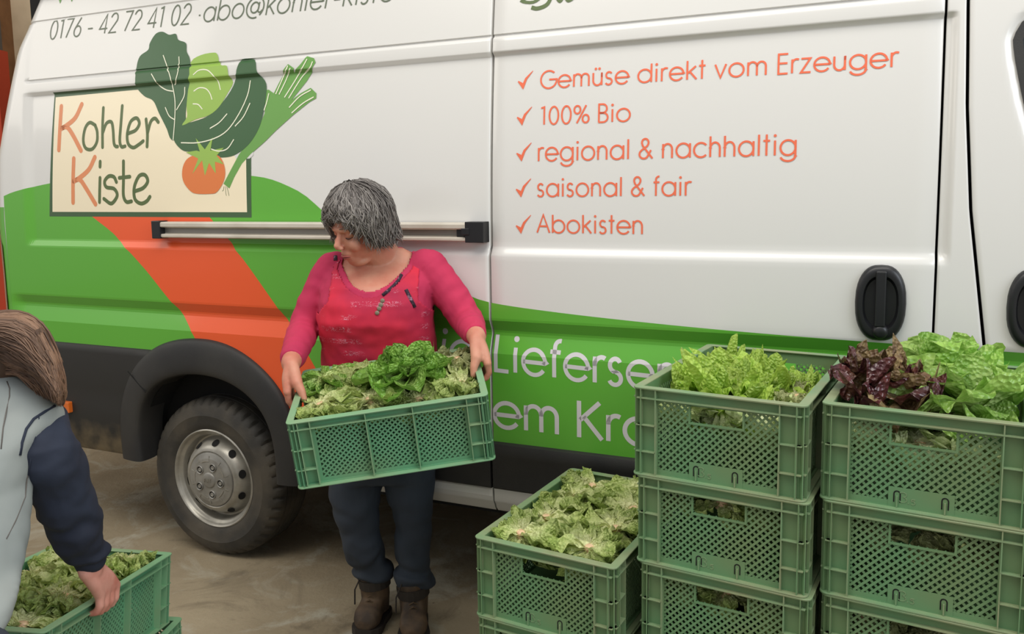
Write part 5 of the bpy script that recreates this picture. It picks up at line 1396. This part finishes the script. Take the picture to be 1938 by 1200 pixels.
# boots
def boot(an, toe_px, yt, nm):
    toe = at(*toe_px, yt); toe.z = 0; an = Vector(an); d = Vector((toe.x - an.x, toe.y - an.y, 0)); L_ = d.length; d.normalize(); sd = Vector((-d.y, d.x, 0)); heel = Vector((an.x, an.y, 0)) - d * .055
    g = empty('boot', parent=woman); g.parent = woman; g.matrix_parent_inverse = woman.matrix_world.inverted()
    q = MB()
    def sec(t, w, h, z0=.022): return (heel + (toe - heel) * t, w, h, z0)
    S = [(.0, .030, .070), (.08, .040, .13), (.22, .043, .19), (.34, .043, .16), (.48, .042, .105), (.62, .046, .082), (.78, .050, .072), (.90, .044, .060), (1.0, .024, .036)]
    v = []; f = []; n = 14
    for t, w, h in S:
        c = heel + (toe - heel) * t
        for k in range(n):
            a = 2 * PI * k / n; x = math.copysign(abs(math.cos(a)) ** .75, math.cos(a)) * w; z = .018 + h / 2 + math.copysign(abs(math.sin(a)) ** .75, math.sin(a)) * h / 2
            v.append(c + sd * x + Vector((0, 0, z)))
    for i in range(len(S) - 1):
        for k in range(n): f.append((i * n + k, i * n + (k + 1) % n, (i + 1) * n + (k + 1) % n, (i + 1) * n + k))
    f.append(tuple(range(n - 1, -1, -1))); f.append(tuple((len(S) - 1) * n + k for k in range(n))); q.add(v, f)
    q.tube([an + Vector((0, 0, -an.z + .04)), Vector((an.x, an.y, .10)), Vector((an.x - .006, an.y, an.z + .05))], [.048, .052, .055], 16)
    up = remesh('upper', q, .005, M['boot'], None, 5, label='worn brown leather upper'); up.parent = g
    so = MB(); poly = [(t, w + .006) for t, w, h in S]; L1 = [heel + (toe - heel) * (t * 1.03 - .01) + sd * w for t, w in poly] + [heel + (toe - heel) * (t * 1.03 - .01) - sd * w for t, w in poly[::-1]]
    n2 = len(L1); so.add([p + Vector((0, 0, .001)) for p in L1] + [p + Vector((0, 0, .026)) for p in L1], [tuple(range(n2)), tuple(range(2 * n2 - 1, n2 - 1, -1))] + [(i, (i + 1) % n2, n2 + (i + 1) % n2, n2 + i) for i in range(n2)])
    s_ = so.build('sole', M['boot_dark'], g)
    for k in range(6):
        t = .30 + k * .065; h = float(np.interp(t, [a[0] for a in S], [a[2] for a in S])); c = heel + (toe - heel) * t; mb = MB()
        mb.tube([c - sd * .026 + Vector((0, 0, h + .004)), c + d * .008 + Vector((0, 0, h + .024)), c + sd * .026 + Vector((0, 0, h + .004))], .0024, 6); mb.build('lace', M['lace'], g)
    mb = MB(); c = heel + (toe - heel) * .34; mb.tube([c - sd * .01 + Vector((0, 0, .19)), c - sd * .035 + d * .03 + Vector((0, 0, .185)), c - sd * .060 + d * .04 + Vector((0, 0, .13)), c - sd * .062 + d * .04 + Vector((0, 0, .075))], .003, 6); mb.build('lace', M['boot_dark'], g)
    mb = MB(); mb.tube([Vector((an.x, an.y, an.z - .005)), Vector((an.x - .003, an.y, an.z + .03))], [.057, .059], 18); mb.build('collar', M['boot_dark'], g)
    for o in g.children: o.matrix_parent_inverse = g.matrix_world.inverted() if False else Matrix.Identity(4)
    g.matrix_parent_inverse = woman.matrix_world.inverted()
    return g
boot(anL, (688, 1190), 2.70, 'l'); boot(anR, (783, 1222), 2.64, 'r')
# hair: short wavy grey bob
def hair_gen(rnd):
    fi = rnd.uniform(-PI, PI); front = abs(fi)
    te = np.interp(front, [0, .5, .95, 1.25, 1.8, PI], [1.32, 1.36, 1.75, 2.15, 2.25, 2.15]) + rnd.uniform(-.12, .10)
    t0 = rnd.uniform(.02, max(.1, te - .55)); P = []
    lift = rnd.uniform(.86, 1.06); ph = rnd.uniform(0, 6.28); dr = rnd.uniform(-.35, .35); n = 9; wv = rnd.uniform(.06, .16)
    for i in range(n):
        t = i / (n - 1); th = t0 + (te - t0) * t; f_ = fi + dr * t + wv * math.sin(t * 7 + ph)
        k = lift * (1 + .03 * math.sin(t * 9 + ph * 2)) * (1 + .05 * sst(.6, 1, t) * (1 if rnd.random() < .2 else -1))
        down = max(0, th - 1.4) * .04
        P.append(hp(math.sin(f_) * math.sin(min(th, 1.75)) * .110 * k, -.018 + math.cos(f_) * math.sin(min(th, 1.75)) * .116 * k, .034 + math.cos(th) * .112 * k - down))
    s_ = rnd.random() ** 1.3 * .9
    s_ = max(0, min(1, .45 + .5 * noise.noise(Vector((math.sin(fi) * 2.2, math.cos(fi) * 2.2, t0 * 2))) * 1.6 + rnd.uniform(-.28, .28)))
    return P, rnd.uniform(.8, 1.5), s_
bs = MB(); v = []; f = []
for i in range(13):
    for k in range(32):
        fi = 2 * PI * k / 32 - PI; te = float(np.interp(abs(fi), [0, .5, .95, 1.25, 1.8, PI], [1.22, 1.26, 1.65, 2.0, 2.1, 2.0])); th = te * i / 12
        v.append(hp(math.sin(fi) * math.sin(min(th, 1.75)) * .098, -.018 + math.cos(fi) * math.sin(min(th, 1.75)) * .106, .032 + math.cos(th) * .102))
for i in range(12):
    for k in range(32): f.append((i * 32 + k, i * 32 + (k + 1) % 32, (i + 1) * 32 + (k + 1) % 32, (i + 1) * 32 + k))
bs.add(v, f)
strands('hair', hair_gen, 3000, M['hair_grey'], woman, .0025, base=bs, label='short wavy grey hair')

# ------------------------------------------------------------------ the person lower left
pers = empty('person', 'long-haired person in grey vest and navy sleeves bent over a crate, lower left', 'person', (-1.13, 1.46, 0))
bpy.context.view_layer.update()
RE = Matrix.Rotation(-.1109, 3, 'Z') @ rotv((-.1194, .0317, 0)); E0 = Vector((-1.532, 1.8998, CAM_H - 1.0283))
gU, gV, gW = RE @ Vector((1, 0, 0)), RE @ Vector((0, 1, 0)), RE @ Vector((0, 0, 1))
def ppart(o): o.parent = pers; o.matrix_parent_inverse = pers.matrix_world.inverted(); return o
GP = E0 + gU * .396 + gV * .225
WP = at(172, 1078, 2.03)
SP = at(62, 812, 1.93); EP = at(128, 968, 2.0)
SPL = at(-190, 830, 2.05); EPL = at(-230, 960, 2.1); GPL = E0 + gU * .004 + gV * .25; WPL = GPL + gW * .09 - gU * .02
HP = at(0, 672, 1.98); 
b2 = MB()
chain(b2, [SP, EP], [.048, .040]); chain(b2, [EP, WP], [.040, .030])
chain(b2, [SPL, EPL], [.048, .040]); chain(b2, [EPL, WPL], [.040, .030])
hn1 = hand(b2, WP, GP, gU, gW, gV, 1.08, kn=GP + gU * .022 + gW * .026)
hn2 = hand(b2, WPL, GPL, -gU, gW, gV, 1.0)
b2.ball(HP, (.085, .10, .095), 20, 14); b2.ball(HP + Vector((-.01, .07, -.06)), (.06, .05, .07), 16, 10)
chain(b2, [HP + Vector((-.02, -.02, -.05)), at(-40, 760, 1.92)], [.062, .065])
HIP = at(-185, 1275, 1.47); CH = at(-95, 860, 1.86)
chain(b2, [CH, (CH + HIP) / 2, HIP], [.06, .045, .06], 20)
for dx, dy in ((-.11, .06), (.11, -.03)):
    K_ = HIP + Vector((dx * 1.3, .16 + dy * .3, -.24)); A2 = Vector((HIP.x + dx * 1.4, HIP.y + .02 + dy, .10))
    chain(b2, [HIP + Vector((dx, dy * .3, -.02)), K_], [.085, .06]); chain(b2, [K_, A2], [.058, .042])
bd = remesh('body', b2, .0046, M['skin_hand'], None, 3, label='bare hand gripping the crate rim'); ppart(bd)
vs = MB()
def vpt(px0, px1, py, Y, ry): a, b = at(px0, py, Y), at(px1, py, Y); return ((a + b) / 2, (b.x - a.x) / 2, ry, 0)
loft(vs, [vpt(-330, -20, 1240, 1.45, .15), vpt(-330, 14, 1150, 1.55, .155), vpt(-310, 26, 1080, 1.64, .16), vpt(-290, 36, 1000, 1.72, .165), vpt(-270, 44, 920, 1.80, .165), vpt(-255, 70, 850, 1.86, .155), vpt(-245, 112, 800, 1.91, .13), vpt(-225, 108, 765, 1.93, .105), vpt(-170, 62, 728, 1.93, .085), vpt(-120, 10, 700, 1.93, .07)], 30)
def vdisp(p): return .006 * noise.noise(Vector((p.x * 12, p.y * 8, p.z * 5))) + .003 * noise.noise(p * 22)
vo = remesh('vest', vs, .008, M['vest'], None, 5, disp=vdisp, label='light grey padded vest'); ppart(vo)
sl = MB()
sh0 = at(75, 800, 1.90)
chain(sl, [sh0 + Vector((-.01, .05, -.01)), at(88, 850, 1.90), at(106, 900, 1.93), at(128, 960, 1.97), at(150, 1010, 2.0), at(170, 1052, 2.03)], [.045, .076, .073, .067, .060, .046], 22)
sl2 = MB(); chain(sl2, [SPL, EPL, WPL + (EPL - WPL) * .25], [.07, .062, .048], 18)
def ndisp(p):
    t = (sh0 - p).length
    return .0045 * math.sin(t * 52 + 7 * noise.noise(p * 11)) * (.2 + 1.2 * min(1, max(0, (t - .16) / .14))) * (.5 + abs(noise.noise(p * 8))) + .007 * noise.noise(p * 13) + .003 * noise.noise(p * 34)
so_ = remesh('sleeve', sl, .006, M['navy'], None, 3, disp=ndisp, label='dark navy rolled-up sleeve'); ppart(so_)
so2_ = remesh('sleeve', sl2, .008, M['navy'], None, 3, disp=ndisp); ppart(so2_)
dgr.update()
def seam_line(pxs, w, name, m):
    P_ = [surf(a_, b_, (so_, vo)) for a_, b_ in pxs]; P_ = [p for p in P_ if p is not None]
    mb_ = MB(); mb_.tube(P_, w, 6); ppart(mb_.build(name, m, None, True))
seam_line([(38, 862), (42, 838), (50, 812), (64, 793), (84, 780), (104, 768)], .0035, 'armhole_piping', M['navy'])
seam_line([(13, 722), (18, 735), (18, 750), (13, 775), (6, 810), (2, 850)], .0016, 'vest_seam', M['grey_steel'])
seam_line([(52, 900), (48, 940), (30, 985), (12, 1020)], .0014, 'vest_seam', M['grey_steel'])
seam_line([(74, 790), (66, 830), (58, 870), (52, 905)], .0016, 'sleeve_seam', M['navy'])
tr2 = MB()
for dx, dy in ((-.11, .06), (.11, -.03)):
    K_ = HIP + Vector((dx * 1.3, .16 + dy * .3, -.24)); A2 = Vector((HIP.x + dx * 1.4, HIP.y + .02 + dy, .12))
    chain(tr2, [HIP + Vector((dx, dy * .3, -.0)), K_], [.105, .075]); chain(tr2, [K_, A2], [.075, .06])
tr2.ball(HIP, (.155, .13, .12), 18, 12)
ppart(remesh('trousers', tr2, .010, M['jeans'], None, 3))
for dx, dy in ((-.11, .06), (.11, -.03)):
    A2 = Vector((HIP.x + dx * 1.4, HIP.y + .02 + dy, 0)); mb = MB()
    v = []; f = []
    for t, w, h in ((-.07, .032, .08), (0, .042, .11), (.08, .045, .08), (.16, .046, .06), (.20, .02, .035)):
        for k in range(12):
            a = 2 * PI * k / 12; v.append((A2.x + math.cos(a) * w, A2.y + t, .001 + h / 2 * (1 + math.sin(a))))
    for i in range(4):
        for k in range(12): f.append((i * 12 + k, i * 12 + (k + 1) % 12, (i + 1) * 12 + (k + 1) % 12, (i + 1) * 12 + k))
    f.append(tuple(range(11, -1, -1))); f.append(tuple(48 + k for k in range(12))); mb.add(v, f); ppart(mb.build('shoe', M['boot_dark'], None, True))
# long hair falling forward over the bent head
HO = [(-40, 592), (36, 592), (80, 614), (101, 658), (115, 700), (122, 742), (117, 764)]
HI = [(-60, 668), (-30, 676), (-6, 684), (18, 692), (44, 700), (70, 714), (94, 750)]
def hair2(rnd):
    b = rnd.uniform(-.35, 1.02) if rnd.random() < .8 else rnd.uniform(.7, 1.02)
    i0 = rnd.choice([0, 0, 1, 1, 2, 3]); i1 = 6 if rnd.random() < .55 else rnd.choice([4, 5, 6]); jit = rnd.uniform(-.05, .05); lay = rnd.uniform(0, .03)
    P = []
    for i in range(i0, i1 + 1):
        bb = min(1.03, b + jit * (i - i0)); x = HI[i][0] + (HO[i][0] - HI[i][0]) * bb; y = HI[i][1] + (HO[i][1] - HI[i][1]) * bb
        if b < 0: y += -b * 22; x += b * 30
        t = max(0, min(1, bb)); Y = 1.955 - .125 * math.sin(PI * min(1, t * .86 + .12)) ** .7 + lay + .012 * i / 6
        if i == i1: y += rnd.uniform(-16, 6)
        P.append(at(x, y, Y))
    P = smooth_curve3(P, 3); ph = b * 9
    P = [p + Vector((.0035 * math.sin(k * .6 + ph), .002 * math.cos(k + ph), .002 * math.sin(k * .9 + ph * 2))) for k, p in enumerate(P)]
    return P, rnd.uniform(.8, 1.6), max(0, min(1, .42 + .75 * noise.noise(Vector((b * 6, i0 * .3, 1))) + rnd.uniform(-.22, .22)))
hb2 = MB(); hb2.ball(HP + Vector((-.01, -.012, .004)), (.103, .110, .100), 24, 16); hb2.ball(at(-12, 668, 2.02), (.110, .13, .085), 20, 12); hb2.ball(at(62, 700, 2.02), (.046, .05, .060), 16, 10)
ho = strands('hair', hair2, 3200, M['hair_brown'], None, .0022, seed=9, base=hb2, label='long brown hair hanging over the shoulder'); ppart(ho)
